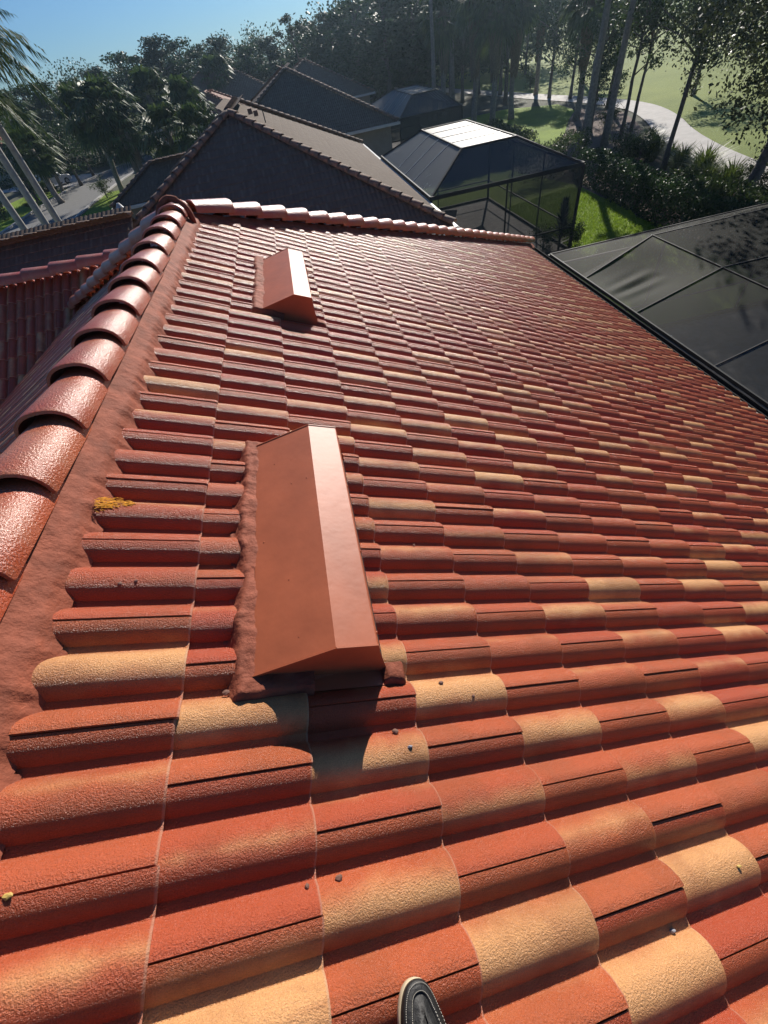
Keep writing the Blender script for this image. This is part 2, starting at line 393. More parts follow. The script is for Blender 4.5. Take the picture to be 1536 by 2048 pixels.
# ================================================================== OUR HOUSE
house = tag(empty('tiled_house', (0, 0, 0)), 'house under the camera with freshly painted terracotta barrel tile roof and two low metal vents', 'house')
RX, RZ = -0.08, 6.54                  # ridge
YA = 4.87                             # ridge apex y at x = RX
EX = 6.93                             # eave x
OX = 0.416 - EXPO * CS; OZ = 6.5 - 0.5 * OX      # origin of course 0 on the crest plane
YN = -7.0
NC = 21
hipn = Vector((-1, 1, 0)).normalized()
hip_co = (RX, YA, 0)
tile_slope('tiled_roof', (OX, 0, OZ), (CS, 0, -SN), (0, 1, 0), NC, YN, 12.6, TILE, house, [(hip_co, hipn), ((EX, 0, 0), (1, 0, 0)), ((0.03, 0, 0), (-1, 0, 0))])
tile_slope('tiled_roof', (2 * RX - OX, 0, OZ), (-CS, 0, -SN), (0, 1, 0), NC, YN, 12.6, TILE, house, [(hip_co, Vector((1, 1, 0)).normalized()), ((2 * RX - EX, 0, 0), (-1, 0, 0)), ((2 * RX - 0.0, 0, 0), (1, 0, 0))], first=-1)
tile_slope('tiled_roof', (RX, YA + 0.2, RZ - 0.06), (0, CS, -SN), (1, 0, 0), NC, -8, 8, TILE, house, [(hip_co, Vector((1, -1, 0)).normalized()), (hip_co, Vector((-1, -1, 0)).normalized()), ((0, YA + 7.02, 0), (0, 1, 0))], fine=False)
# underside sheathing, walls, soffit
HW = EX - RX
mb = MB(); dz = 0.09
A_ = [(RX - HW, YN), (RX + HW, YN), (RX + HW, YA + HW), (RX - HW, YA + HW)]
ez = RZ - HW * 0.5
mb.add([(RX, YN, RZ - dz), (RX, YA, RZ - dz)] + [(x, y, ez - dz) for x, y in A_], [(0, 1, 4, 3), (0, 2, 5, 1), (1, 5, 4)])
mb.build('roof_deck', SOFFIT, house)
mb = MB(); mb.box(RX - HW + 0.6, RX + HW - 0.6, YN + 0.1, YA + HW - 0.6, 0, ez - 0.36)
mb.add([(RX - HW + .6, YN + .12, ez - .36), (RX + HW - .6, YN + .12, ez - .36), (RX, YN + .12, RZ - .3)], [(0, 1, 2)])
mb.build('wall', STUCCO, house)
mb = MB(); mb.box(RX - HW + 0.02, RX + HW - 0.02, YN + .02, YA + HW - .02, ez - 0.26, ez - 0.22); mb.build('soffit', SOFFIT, house)
mb = MB()
gx = RX + HW + 0.01
for (x0, x1) in ((gx, gx + 0.02), (gx + 0.11, gx + 0.125)): mb.box(x0, x1, YN, YA + HW + .1, ez - 0.20, ez - 0.075)
mb.box(gx, gx + .125, YN, YA + HW + .1, ez - 0.21, ez - 0.195)
mb.build('gutter', GUT_DK, house)
mb = MB(); mb.box(RX - HW - .03, RX - HW, YN, YA + HW, ez - .26, ez - .08); mb.box(RX - HW, RX + HW, YA + HW, YA + HW + .03, ez - .26, ez - .08); mb.build('fascia', WHITE, house)

# ridge caps
capm = cap_mesh('ridge_cap', CAP, L=0.43, W=0.130, Hc=0.112)
ybutts = [-0.69, -0.34, 0.0, 0.35, 0.70, 1.05, 1.40, 1.76, 2.10, 2.46, 2.81, 3.14, 3.52, 3.90, 4.25, 4.60]
for i, y in enumerate(ybutts):
    o = link('ridge_cap', capm, None, house)
    o.matrix_local = Matrix.Translation((RX + random.uniform(-.004, .004), y - 0.02, RZ + 0.012)) @ Matrix.Rotation(-0.075, 4, 'X') @ Matrix.Rotation(random.uniform(-.012, .012), 4, 'Z')
lay_caps('ridge_cap', capm, (RX, YN, RZ), (RX, -1.1, RZ), 0.36, house)
hc = cap_mesh('hip_cap', CAP, L=0.44, W=0.128, Hc=0.12)
ce = Vector((RX + HW + 0.06, YA + HW + 0.06, ez + 0.03)); ap = Vector((RX, YA, RZ + 0.045))
lay_caps('hip_cap', hc, ce, ap + (ce - ap).normalized() * 0.22, 0.365, house, tilt=0.07)
ce2 = Vector((RX - HW - 0.06, YA + HW + 0.06, ez + 0.03))
lay_caps('hip_cap', hc, ce2, ap + (ce2 - ap).normalized() * 0.22, 0.365, house, tilt=0.07)
# apex collar of mortar
def fbm(x, y, s=1.0):
    from mathutils import noise as mn
    return mn.noise(Vector((x * s, y * s, 3.1))) + 0.5 * mn.noise(Vector((x * s * 2.1, y * s * 2.1, 7.7))) + 0.25 * mn.noise(Vector((x * s * 4.3, y * s * 4.3, 1.7)))
def mortar_patch(x0, x1, y0, y1, hfun, step=0.012, name='mortar_bed', side=1):
    """a trowelled sheet over the right slope; hfun(x, y) gives height over the crest plane or None"""
    nx = int((x1 - x0) / step) + 1; ny = int((y1 - y0) / step) + 1
    g = {}; vs = []; fs = []
    for i in range(nx):
        for j in range(ny):
            x = x0 + i * step; y = y0 + j * step; h = hfun(x, y)
            if h is None: continue
            g[i, j] = len(vs)
            z = 6.5 - 0.5 * x
            vs.append((x + h * SN, y, z + h * CS))
    for i in range(nx - 1):
        for j in range(ny - 1):
            q = [g.get(k) for k in ((i, j), (i + 1, j), (i + 1, j + 1), (i, j + 1))]
            if None not in q: fs.append(tuple(q))
    mb = MB(); mb.add(vs, fs); return mb.build(name, MORTAR, house, True, False)
def h_ridge(x, y):
    edge = 0.100 + 0.014 * fbm(x * 0, y, 5) + 0.010 * fbm(1.3, y, 22)
    f = (x + 0.03) / (edge + 0.03)
    if f > 1.3: return None
    return 0.052 - 0.052 * f - 0.075 * max(0, f - 0.85) ** 0.8 + 0.006 * fbm(x, y * .6, 7) + 0.003 * fbm(x * .5, y + x, 22)
mortar_patch(-0.05, 0.30, -1.6, YA + .02, h_ridge)
def h_left(x, y):
    return None
# hip mortar strip (right slope side)
mb = MB(); vs = []; n = 400
for i in range(n + 1):
    f = i / n; c = ap.lerp(ce, f)
    for j, (off, dn) in enumerate(((0.06, 0.02), (0.125, -0.012), (0.165, -0.05))):
        o_ = off + 0.012 * fbm(f * 10, j, 8); x = c.x + o_ * 0.7071; y = c.y - o_ * 0.7071
        vs.append((x, y, 6.5 - 0.5 * x + dn + 0.012 + 0.008 * fbm(x, y, 9)))
fs = [(i * 3 + j, i * 3 + j + 1, i * 3 + j + 4, i * 3 + j + 3) for i in range(n) for j in range(2)]
mb.add(vs, fs); mb.build('mortar_bed', MORTAR, house, True)
# collar that wraps the end of the ridge at the apex
mb = MB()
pts = [(RX + 0.145 * math.cos(a), YA - 0.13 - 0.05 * abs(math.cos(a)), RZ - 0.03 + 0.17 * math.sin(a)) for a in [math.pi * k / 14 for k in range(-1, 16)]]
mb.tube(pts, 0.028, 8, True, 0, 0.12); mb.build('mortar_collar', MORTAR, house, True)

# roof vents
def make_vent():
    v = bpy.data.objects.new('roof_vent', None); col.objects.link(v); v.parent = house
    Lv = 1.085
    prof_ = [(0.0, 0.0), (0.262, 0.047), (0.378, -0.003), (0.378, -0.235), (0.0, -0.06)]
    # outer hood with a hem lip, open face below right edge
    mb = MB(); P = [(x, y, z) for y in (0, Lv) for x, z in prof_[:3]]
    mb.add(P, [(0, 1, 4, 3), (1, 2, 5, 4)])
    hood = mb.build('vent_hood', METAL, v)
    so = hood.modifiers.new('t', 'SOLIDIFY'); so.thickness = 0.004; so.offset = -1; bevel(hood, 0.003, 2)
    for y in (0.004, Lv - 0.004):
        mb = MB(); mb.add([(x * 0.995 + .001, y, z - 0.0035) for x, z in prof_], [(0, 1, 2, 3, 4)])
        e = mb.build('vent_end_panel', METAL, v); so = e.modifiers.new('t', 'SOLIDIFY'); so.thickness = 0.003
    mb = MB(); mb.box(0.372, 0.379, 0.002, Lv - 0.002, -0.05, -0.006); mb.build('vent_hem', METAL, v)
    for y in (-0.004, Lv):
        mb = MB()
        for a, b in zip(prof_[:2], prof_[1:3]): mb.bar((a[0], y + .002, a[1] - .003), (b[0], y + .002, b[1] - .003), 0.004, 0.012, (0, 0, 1))
        mb.build('vent_seam', METAL, v)
    mb = MB(); mb.box(0.10, 0.372, 0.03, Lv - 0.03, -0.19, -0.18); mb.build('vent_screen', BRONZE, v)
    rs_ = random.Random(5)
    for k in range(7):
        u, y = rs_.uniform(.03, .24), rs_.uniform(.06, Lv - .1); q = rs_.uniform(.002, .0034); z = u * .047 / .262
        mb = MB(); mb.tube([(u, y, z - .001), (u, y, z + q * .6)], [q, q * .6], 7); mb.build('paint_drip', METAL, v)
    for y in (.05, .37, .71, 1.04): mb = MB(); mb.tube([(.378, y, -.03), (.3825, y, -.03)], .005, 8); mb.build('rivet', METAL, v)
    # lower flashing sheet lying on the valleys in front of the vent
    mb = MB(); mb.add([(x, y, -0.5 * x - 0.035 + 0.012 * (i % 2)) for i, (x, y) in enumerate([(0.0, -0.05), (0.42, -0.05), (0.42, 0.05), (0.0, 0.05)])], [(0, 1, 2, 3)]); mb.build('vent_flashing', METAL, v)
    return v
v1 = make_vent(); v1.location = (0.588, 0.395, 6.215)
v1['label'] = 'nearer of the two terracotta painted metal roof vents'
v2 = copy_tree(v1, house); v2.location = (0.600, 3.10, 6.198)
v2['label'] = 'farther roof vent, below the ridge apex'
def h_vent(cx, y0, y1, seed):
    def h(x, y):
        dx = (x - cx)
        e0 = -0.062 + 0.016 * fbm(seed, y, 7); e1 = 0.05
        ey0 = y0 - 0.07 + 0.02 * fbm(x, seed, 6); ey1 = y1 + 0.06
        if dx < e0 - 0.02 or y < ey0 - .02 or y > ey1 + .02 or dx > 0.45: return None
        if dx > e1 and not (y < y0 + 0.02 or y > y1 - 0.01): return None
        d = min(dx - e0, (y - ey0), (ey1 - y), 0.05)
        lim = 0.16 if y < y0 + .02 else 0.05
        if dx > lim and not (0.36 < dx < 0.44 and y < y0 + 0.04): return None
        if 0.36 < dx < 0.44: d = min(dx - .355, .445 - dx, y - ey0)
        return -0.045 + 0.056 * min(1, max(0, d / 0.022)) ** 0.6 + 0.008 * fbm(x, y, 14) + 0.003 * fbm(x, y, 60)
    return h
mortar_patch(0.45, 1.06, 0.25, 1.62, h_vent(0.588, 0.395, 1.48, 2.2), 0.008, 'mortar_skirt')
mortar_patch(0.47, 1.07, 3.02, 4.34, h_vent(0.600, 3.135, 4.22, 5.1), 0.01, 'mortar_skirt')

# ---- lower wing of our house on the left
wy, wz = 8.2, 5.62
wing = house
tile_slope('wing_roof', (-2.2, wy - 0.05, wz - 0.05), (0, -CS, -SN), (-1, 0, 0), 18, -1.6, 12.0, TILE, wing,
           [((-1.55, wy, 0), Vector((1, -1, 0)).normalized()), ((0, wy - 5.6, 0), (0, -1, 0)), ((-14.2, 0, 0), (-1, 0, 0))])
tile_slope('wing_roof', (-2.2, wy + 0.05, wz - 0.05), (0, CS, -SN), (-1, 0, 0), 16, -1.6, 12.0, TILE, wing, [((-1.9, wy, 0), Vector((1, 1, 0)).normalized()), ((-14.2, 0, 0), (-1, 0, 0))], fine=False)
lay_caps('wing_ridge_cap', cap_mesh('wing_ridge_cap', CAP, L=0.50, W=0.14, Hc=0.13), (-14.3, wy, wz - .02), (-1.75, wy, wz - .02), 0.45, wing, tilt=0.05)
mb = MB(); mb.box(-14.0, -6.3, wy - 4.8, wy + 4.4, 0, 3.2); mb.build('wing_wall', STUCCO, wing)

# ---- shoe of the photographer
SHOE_B = simple('black_leather', (0.012, 0.0115, 0.011), 0.55, 0.35, 22, 0.4, 160, bd=0.003, spec=0.4)
SHOE_S = simple('cream_rubber_sole', (0.50, 0.41, 0.27), 0.7, 0.2, 20)
THREAD = simple('white_thread', (0.50, 0.46, 0.38), 0.8, 0.1, 30)
LACE = simple('tan_rawhide_lace', (0.36, 0.19, 0.06), 0.7, 0.2, 40)
def shoe_outline(k, inset=0.0):
    # k: 0..1 round the foot, y from heel 0 to toe 0.29
    pts = [(0.0, 0.29), (0.020, 0.285), (0.034, 0.268), (0.042, 0.240), (0.048, 0.20), (0.047, 0.16), (0.040, 0.11), (0.036, 0.06), (0.032, 0.02), (0.018, 0.003), (0.0, 0.0),
           (-0.018, 0.003), (-0.032, 0.02), (-0.035, 0.06), (-0.038, 0.11), (-0.045, 0.16), (-0.049, 0.20), (-0.044, 0.240), (-0.034, 0.266), (-0.019, 0.284)]
    n = len(pts); f = k * n; i = int(f) % n; j = (i + 1) % n; h0 = (i - 1) % n; j2 = (i + 2) % n; t = f - int(f)
    P = [Vector(pts[q]) for q in (h0, i, j, j2)]
    c = 0.5 * ((2 * P[1]) + (-P[0] + P[2]) * t + (2 * P[0] - 5 * P[1] + 4 * P[2] - P[3]) * t * t + (-P[0] + 3 * P[1] - 3 * P[2] + P[3]) * t ** 3)
    cen = Vector((0, max(0.05, min(0.24, c.y))))
    d = (cen - c); L = max(1e-4, d.length)
    return c + d / L * inset
shoe = tag(empty('boat_shoe', (0, 0, 0)), 'black leather boat shoe toe with white stitching at the bottom edge of the photo', 'shoe')
def loft(rings, close=True):
    n = len(rings[0]); vs = [p for r in rings for p in r]; fs = []
    for i in range(len(rings) - 1):
        for k in range(n): fs.append((i * n + k, i * n + (k + 1) % n, (i + 1) * n + (k + 1) % n, (i + 1) * n + k))
    fs.append(tuple(range(n))[::-1]); fs.append(tuple((len(rings) - 1) * n + k for k in range(n)))
    return vs, fs
def ring(inset, zf, n=64):
    out = []
    for k in range(n):
        c = shoe_outline(k / n, inset); out.append((c.x, c.y, zf(c.x, c.y)))
    return out
mb = MB(); mb.add(*loft([ring(0.003, lambda x, y: 0.0), ring(0, lambda x, y: 0.004), ring(0, lambda x, y: 0.018), ring(0.003, lambda x, y: 0.021)])); mb.build('sole', SHOE_S, shoe, True)
def top(y): return 0.040 + 0.040 * min(1, max(0, (0.27 - y) / 0.14))
rings = [ring(0.0018, lambda x, y: 0.020), ring(0.0012, lambda x, y: 0.030 + 0.1 * max(0, .2 - y) * .3), ring(0.005, lambda x, y: 0.6 * top(y) + .012), ring(0.016, lambda x, y: 0.85 * top(y) + .004), ring(0.020, lambda x, y: .9 * top(y) + .003), ring(0.0205, lambda x, y: .82 * top(y) + .003), ring(0.024, lambda x, y: 0.93 * top(y)), ring(0.032, lambda x, y: 1.0 * top(y)), ring(0.043, lambda x, y: top(y) * 1.02)]
mb = MB(); mb.add(*loft(rings)); mb.build('upper', SHOE_B, shoe, True)
mb = MB()
for inset, zo, sc in ((0.0175, lambda y: .89 * top(y) + .0055, 46), (0.0060, lambda y: .6 * top(y) + .0145, 60)):
    for k in range(150):
        k0, k1 = k / 150, (k + 0.55) / 150
        a = shoe_outline(k0, inset); b = shoe_outline(k1, inset)
        if a.y < 0.13: continue
        mb.bar((a.x, a.y, zo(a.y)), (b.x, b.y, zo(b.y)), 0.0009, 0.0009)
mb.build('stitching', THREAD, shoe)
mb = MB(); mb.tube([(-0.022, 0.168, .078), (-.012, .178, .086), (0.0, .182, .089), (.012, .178, .086), (.022, .168, .078)], 0.0032, 6); mb.tube([(-.004, .182, .088), (-.006, .192, .092), (.004, .197, .092), (.006, .186, .089)], .003, 6)
mb.build('lace', LACE, shoe, True)
# ankle opening
mb = MB(); mb.tube([(-.030, .10, .085), (-.03, .05, .09), (0, .02, .092), (.03, .05, .09), (.030, .10, .085)], .006, 6); mb.build('collar', SHOE_B, shoe, True)
shoe_p = Vector((0.885, -0.285, 0)); shoe_dir = R(3)
zz = Vector((SN, 0, CS)); yy = Vector((math.sin(R(-5)) * 0.9, 1, -math.sin(R(-5)) * .45)).normalized(); xx = yy.cross(zz).normalized()
toe = Vector(CAM + ray(822, 1957) * ((np.array([SN, 0, CS]) @ (np.array([0, 0, 6.5]) + np.array([SN, 0, CS]) * 0.022 - CAM)) / (np.array([SN, 0, CS]) @ ray(822, 1957)))) - Vector((SN, 0, CS)) * 0.018; mt = Matrix((xx, yy, zz)).transposed().to_4x4()
shoe.matrix_world = Matrix.Translation(toe - yy * 0.29) @ mt

# ---- crumbs and debris lying on the tiles
CRUMB = simple('dried_mortar_crumb', (0.20, 0.10, 0.07), 0.8, 0.4, 60)
PEB = simple('grey_pebble', (0.35, 0.34, 0.36), 0.7, 0.3, 60)
DEADLEAF = simple('yellow_leaf', (0.55, 0.38, 0.10), 0.7, 0.2, 60)
STRAW = simple('orange_foam', (0.75, 0.33, 0.02), 0.8, 0.35, 60)
def lump(r, sx=1, sy=1, sz=1, seed=0):
    bm = bmesh.new(); bmesh.ops.create_icosphere(bm, subdivisions=2, radius=r); rs = random.Random(seed)
    for v in bm.verts:
        k = 1 + 0.35 * fbm(v.co.x / r + seed, v.co.y / r + v.co.z / r, 1.1)
        v.co = Vector((v.co.x * k * sx, v.co.y * k * sy, v.co.z * k * sz))
    me = bpy.data.meshes.new('lump'); bm.to_mesh(me); bm.free()
    return me
def on_roof(x, y, up=0.0):
    v = ray(x, y); nn = np.array([SN, 0, CS]); O = np.array([0, 0, 6.5]) + nn * up; p = CAM + v * (nn @ (O - CAM)) / (nn @ v); return Vector(p)
def tile_h(p):   # crest profile height relative to the crest plane at this point
    s = (p.x - OX) / CS; fr = (s / EXPO) % 1; return prof(p.y) - HB - 0.011 + 0.015 * fr
crumbs = [(862, 1338, .011, 'brown crumb of mortar right of the nearer vent, largest of the pair'), (882, 1366, .007, 'small brown crumb below the large mortar crumb by the nearer vent'),
          (947, 1392, .006, 'tiny brown crumb farthest right of the nearer vent'), (678, 1756, .008, 'dark round crumb on the pale tile edge above left of the shoe'), (614, 1773, .006, 'small crumb left of the dark round crumb above the shoe'),
          (790, 1463, .008, 'brown twig-like crumb just right of the vent shadow'), (828, 1090, .006, 'small dark crumb on the tiles right of the nearer vent at its middle'), (452, 1385, .009, 'brown mortar crumb below the left corner of the nearer vent'),
          (240, 1167, .007, 'brown crumb on the tan tile left of the nearer vent'), (272, 1162, .005, 'tiny brown crumb beside the crumb on the tan left tile')]
for i, (x, y, r, lb) in enumerate(crumbs):
    p = on_roof(x, y); h = tile_h(p)
    p = on_roof(x, y, h + r * 0.5)
    o = link('mortar_crumb', lump(r, 1.2 if i % 2 else 0.9, 1.0, 0.75, i), CRUMB, None, p); tag(o, lb, 'crumb', 'crumbs lying on the tiles')
for x, y, r, mt_, nm, lb, ct in ((1345, 1862, .007, PEB, 'pebble', 'grey pebble on a tile edge right of the shoe', 'pebble'), (820, 1493, .006, PEB, 'pebble', 'small grey green pebble on the tan tile right of the vent shadow', 'pebble'),
                            (14, 1792, .008, DEADLEAF, 'fallen_leaf', 'small yellow leaf at the left edge under a tile joint', 'leaf'), (1478, 1733, .006, DEADLEAF, 'fallen_leaf', 'small yellow leaf on the tiles near the right edge', 'leaf')):
    p = on_roof(x, y); p = on_roof(x, y, tile_h(p) + r * .4)
    o = link(nm, lump(r, 1.3, .7, .45 if 'leaf' in nm else .8, int(x)), mt_, None, p); tag(o, lb, ct)
mb = MB(); rs = random.Random(4)
for i in range(280):
    px = rs.uniform(188, 262); py = 1006 + rs.gauss(0, 6) * (1.3 - (px - 188) / 74)
    if px > 225 and rs.random() < .6: continue
    p = on_roof(px, py, 0); p = on_roof(px, py, tile_h(p) + rs.uniform(0, .003)); a = rs.uniform(-.6, .6)
    q = p + Vector((math.cos(a) * .016, math.sin(a) * .016, -.5 * math.cos(a) * .016 + rs.uniform(-.001, .002)))
    mb.bar(p, q, .0014, .0010)
tag(mb.build('straw_tuft', STRAW), 'tuft of orange straw stuck at the ridge mortar edge on the left', 'straw')

# ================================================================== GROUND
def sheet(name, pts, z, mat, kind='structure', sub=0):
    mb = MB(); mb.add([(x, y, z) for x, y in pts], [tuple(range(len(pts)))]); o = mb.build(name, mat, None); tag(o, kind=kind); return o
def strip(name, cl, wd, z, mat, kerb=0):
    P = [Vector(p) for p in cl]; L = []; Rr = []
    # smooth
    for _ in range(2):
        Q = [P[0]]
        for a, b in zip(P, P[1:]): Q += [a.lerp(b, .25), a.lerp(b, .75)]
        P = Q + [P[-1]]
    for i, p in enumerate(P):
        d = (P[min(i + 1, len(P) - 1)] - P[max(i - 1, 0)]).normalized(); n = Vector((-d.y, d.x)); L.append(p + n * wd / 2); Rr.append(p - n * wd / 2)
    mb = MB(); n = len(P)
    mb.add([(v.x, v.y, z) for v in L] + [(v.x, v.y, z) for v in Rr], [(i, i + 1, n + i + 1, n + i) for i in range(n - 1)])
    o = mb.build(name, mat, None); tag(o, kind='structure')
    if kerb:
        mb = MB()
        for S, sg in ((L, 1), (Rr, -1)):
            for i in range(n - 1): mb.bar((S[i].x, S[i].y, .05), (S[i + 1].x, S[i + 1].y, .05), .35, .12)
        tag(mb.build('street_kerb', KERB), kind='structure')
    return o
sheet('ground', [(-2500, -1500), (2500, -1500), (2500, 3500), (-2500, 3500)], -0.03, EARTH)
sheet('golf_fairway', [(22.5, -30), (23, 18), (24.3, 26), (27, 33), (31, 42), (32.5, 52), (31, 60), (29, 76), (28, 110), (60, 260), (400, 500), (500, 100), (300, -60)], -0.012, FAIR)
strip('cart_path', [(24, -30), (22.8, 5), (23.6, 19.5), (24.7, 26), (27.0, 33), (30.0, 39), (31.8, 45), (31.6, 52), (30.4, 60), (28.8, 74), (26, 95), (20, 120)], 2.3, 0.012, CONC)
strip('street', [(-23.4, -60), (-23.4, 30), (-23.4, 62), (-22.6, 74), (-18, 84), (-8, 92), (20, 100)], 7.4, 0.0, ASPH, 1)
sheet('street_lawn', [(-27.4, -60), (-27.4, 62), (-26.9, 72), (-33, 74), (-36, 60), (-36, -60)], -0.006, LAWN)
sheet('driveway', [(-26.8, 73), (-24.6, 80), (-36, 90), (-42, 84)], 0.006, CONC)
sheet('verge_lawn', [(-19.4, -60), (-19.4, 62), (-15, 62), (-13, 40), (-13, -60)], -0.006, LAWN)
sheet('side_path', [(-19.4, 39), (-19.4, 43), (-12, 43), (-12, 39)], 0.004, CONC)
sheet('back_lawn', [(7, -10), (7, 34), (15.5, 34), (17, 27), (16.8, 24), (17.0, 22.2), (16.4, 20.5), (16.6, 18.6), (16.0, 12), (16.0, -10)], -0.006, LAWN)
sheet('glade_lawn', [(18.5, 37), (18, 46), (20, 58), (25, 58), (29, 54), (28.2, 49), (25.8, 45.5), (23.2, 41), (21, 38)], -0.006, LAWN)
sheet('mulch_bed', [(16.0, 12), (16.6, 18.6), (16.4, 20.5), (17.0, 22.2), (16.8, 24), (17, 27), (19, 36), (23.5, 41), (26, 45.5), (28.6, 50), (29.8, 44), (28, 39), (25.2, 33), (23, 26), (22, 19), (21.3, 5), (18, 0)], -0.009, MULCH)

# short blades over the sunlit back lawn
def blades(name, poly, n, h, mat, z=0.0, wd=0.012):
    xs = [p[0] for p in poly]; ys = [p[1] for p in poly]; rs = random.Random(3); mb = MB(); vs = []; fs = []
    def inside(x, y):
        c = False; j = len(poly) - 1
        for i in range(len(poly)):
            if (poly[i][1] > y) != (poly[j][1] > y) and x < (poly[j][0] - poly[i][0]) * (y - poly[i][1]) / (poly[j][1] - poly[i][1]) + poly[i][0]: c = not c
            j = i
        return c
    k = 0
    while k < n:
        x = rs.uniform(min(xs), max(xs)); y = rs.uniform(min(ys), max(ys))
        if not inside(x, y): continue
        a = rs.uniform(0, 6.28); hh = h * rs.uniform(.5, 1.3); lx, ly = rs.gauss(0, .4) * hh, rs.gauss(0, .4) * hh; w2 = wd * rs.uniform(.7, 1.5)
        b = len(vs); vs += [(x - math.cos(a) * w2, y - math.sin(a) * w2, z), (x + math.cos(a) * w2, y + math.sin(a) * w2, z), (x + lx, y + ly, z + hh)]; fs.append((b, b + 1, b + 2)); k += 1
    mb.add(vs, fs); o = mb.build(name, mat, None, False, False); tag(o, kind='stuff'); return o
LEAF_L = leaf_mat('lawn_blades', (0.14, 0.24, 0.015), (0.24, 0.36, 0.025), (0.36, 0.45, 0.06), 0.4, 0.5)
tag(blades('lawn_grass', [(12, 14), (12, 26), (16.6, 27), (16.8, 24), (17.0, 22.2), (16.4, 20.5), (16.6, 18.6), (16, 14)], 26000, 0.07, LEAF_L, 0.0, 0.014), 'bright green mown grass between the screen enclosure and the hedge', 'grass')

STUCCO_D = simple('shade_darkened_stucco', (0.30, 0.26, 0.20), 0.9, 0.1, 3, 0.3, 60)  # far house stucco, its colour darkened to stand for shade on the walls
# ================================================================== NEIGHBOUR HOUSES
capf = cap_mesh('hip_cap', CAP_FAR, L=0.46, W=0.15, Hc=0.14, seg=6)
capr = cap_mesh('hip_cap', TILE_RED, L=0.46, W=0.15, Hc=0.14, seg=6)
def hip_roof(h, x0, x1, y0, y1, ze, mat, capmesh, capmat, name='tiled_roof', fine=False, bar=1.0, caps=True, inner=True, expo=.42):
    """hip roof over a rectangle; returns the ridge ends"""
    wx, wy_ = x1 - x0, y1 - y0; k = min(wx, wy_) / 2; zr = ze + k / 2
    if wx <= wy_: r0 = Vector(((x0 + x1) / 2, y0 + k, zr)); r1 = Vector(((x0 + x1) / 2, y1 - k, zr))
    else: r0 = Vector((x0 + k, (y0 + y1) / 2, zr)); r1 = Vector((x1 - k, (y0 + y1) / 2, zr))
    nc = math.ceil(k / CS / EXPO) + 1
    dn = [Vector(v).normalized() for v in ((1, 1, 0), (1, -1, 0), (-1, 1, 0), (-1, -1, 0))]
    c00, c10, c11, c01 = (x0, y0, 0), (x1, y0, 0), (x1, y1, 0), (x0, y1, 0)
    S = k / CS
    def sl(O, D, A, a0, a1, clips, eave):
        tile_slope(name, O, D, A, nc, a0, a1, mat, h, clips + [eave], s0=S - nc * EXPO + 0.0, fine=fine, bar=bar, relief=.45)
    sl((0, y0 + k, zr), (0, -CS, -SN), (1, 0, 0), x0, x1, [(c00, Vector((-1, 1, 0)).normalized()), (c10, Vector((1, 1, 0)).normalized())], ((0, y0 - .05, 0), (0, -1, 0)))
    sl((x1 - k, 0, zr), (CS, 0, -SN), (0, 1, 0), y0, y1, [(c10, Vector((-1, -1, 0)).normalized()), (c11, Vector((-1, 1, 0)).normalized())], ((x1 + .05, 0, 0), (1, 0, 0)))
    sl((x0 + k, 0, zr), (-CS, 0, -SN), (0, 1, 0), y0, y1, [(c00, Vector((1, -1, 0)).normalized()), (c01, Vector((1, 1, 0)).normalized())], ((x0 - .05, 0, 0), (-1, 0, 0)))
    sl((0, y1 - k, zr), (0, CS, -SN), (1, 0, 0), x0, x1, [(c01, Vector((-1, -1, 0)).normalized()), (c11, Vector((1, -1, 0)).normalized())], ((0, y1 + .05, 0), (0, 1, 0)))
    if caps:
        up = Vector((0, 0, 0.02))
        ends = {(x0, y0): r0, (x0, y1): (r1 if wx <= wy_ else r0), (x1, y0): (r0 if wx <= wy_ else r1), (x1, y1): r1}
        for (x, y), r_ in ends.items(): caps_joined('hip_cap_row', capmesh, Vector((x, y, ze)) + up, r_ + up, expo, capmat, h)
        if (r1 - r0).length > .5: caps_joined('ridge_cap_row', capmesh, r0 + up, r1 + up, expo, capmat, h)
    mb = MB(); o_ = 0.5
    mb.box(x0 + o_, x1 - o_, y0 + o_, y1 - o_, 0, ze - 0.28); mb.build('wall', STUCCO_D, h)
    mb = MB(); mb.box(x0 + .02, x1 - .02, y0 + .02, y1 - .02, ze - .24, ze - .19)
    mb.add([(x0, y0, ze - .1), (x1, y0, ze - .1), (x1, y1, ze - .1), (x0, y1, ze - .1), r0 - Vector((0, 0, .1)), r1 - Vector((0, 0, .1))],
           [(0, 1, 4), (2, 3, 5), (1, 2, 5, 4), (3, 0, 4, 5)] if wx <= wy_ else [(0, 1, 5, 4), (1, 2, 5), (2, 3, 4, 5), (3, 0, 4)])
    mb.build('soffit', SOFFIT, h, False, False)
    mb = MB(); g = .13
    for a, b in (((x0 - g, y0 - g / 2), (x1 + g, y0 - g / 2)), ((x1 + g / 2, y0 - g), (x1 + g / 2, y1 + g)), ((x0 - g / 2, y0 - g), (x0 - g / 2, y1 + g)), ((x0 - g, y1 + g / 2), (x1 + g, y1 + g / 2))):
        mb.bar((*a, ze - .15), (*b, ze - .15), g - .01, .15)
    mb.build('gutter', WHITE, h)
    return r0, r1
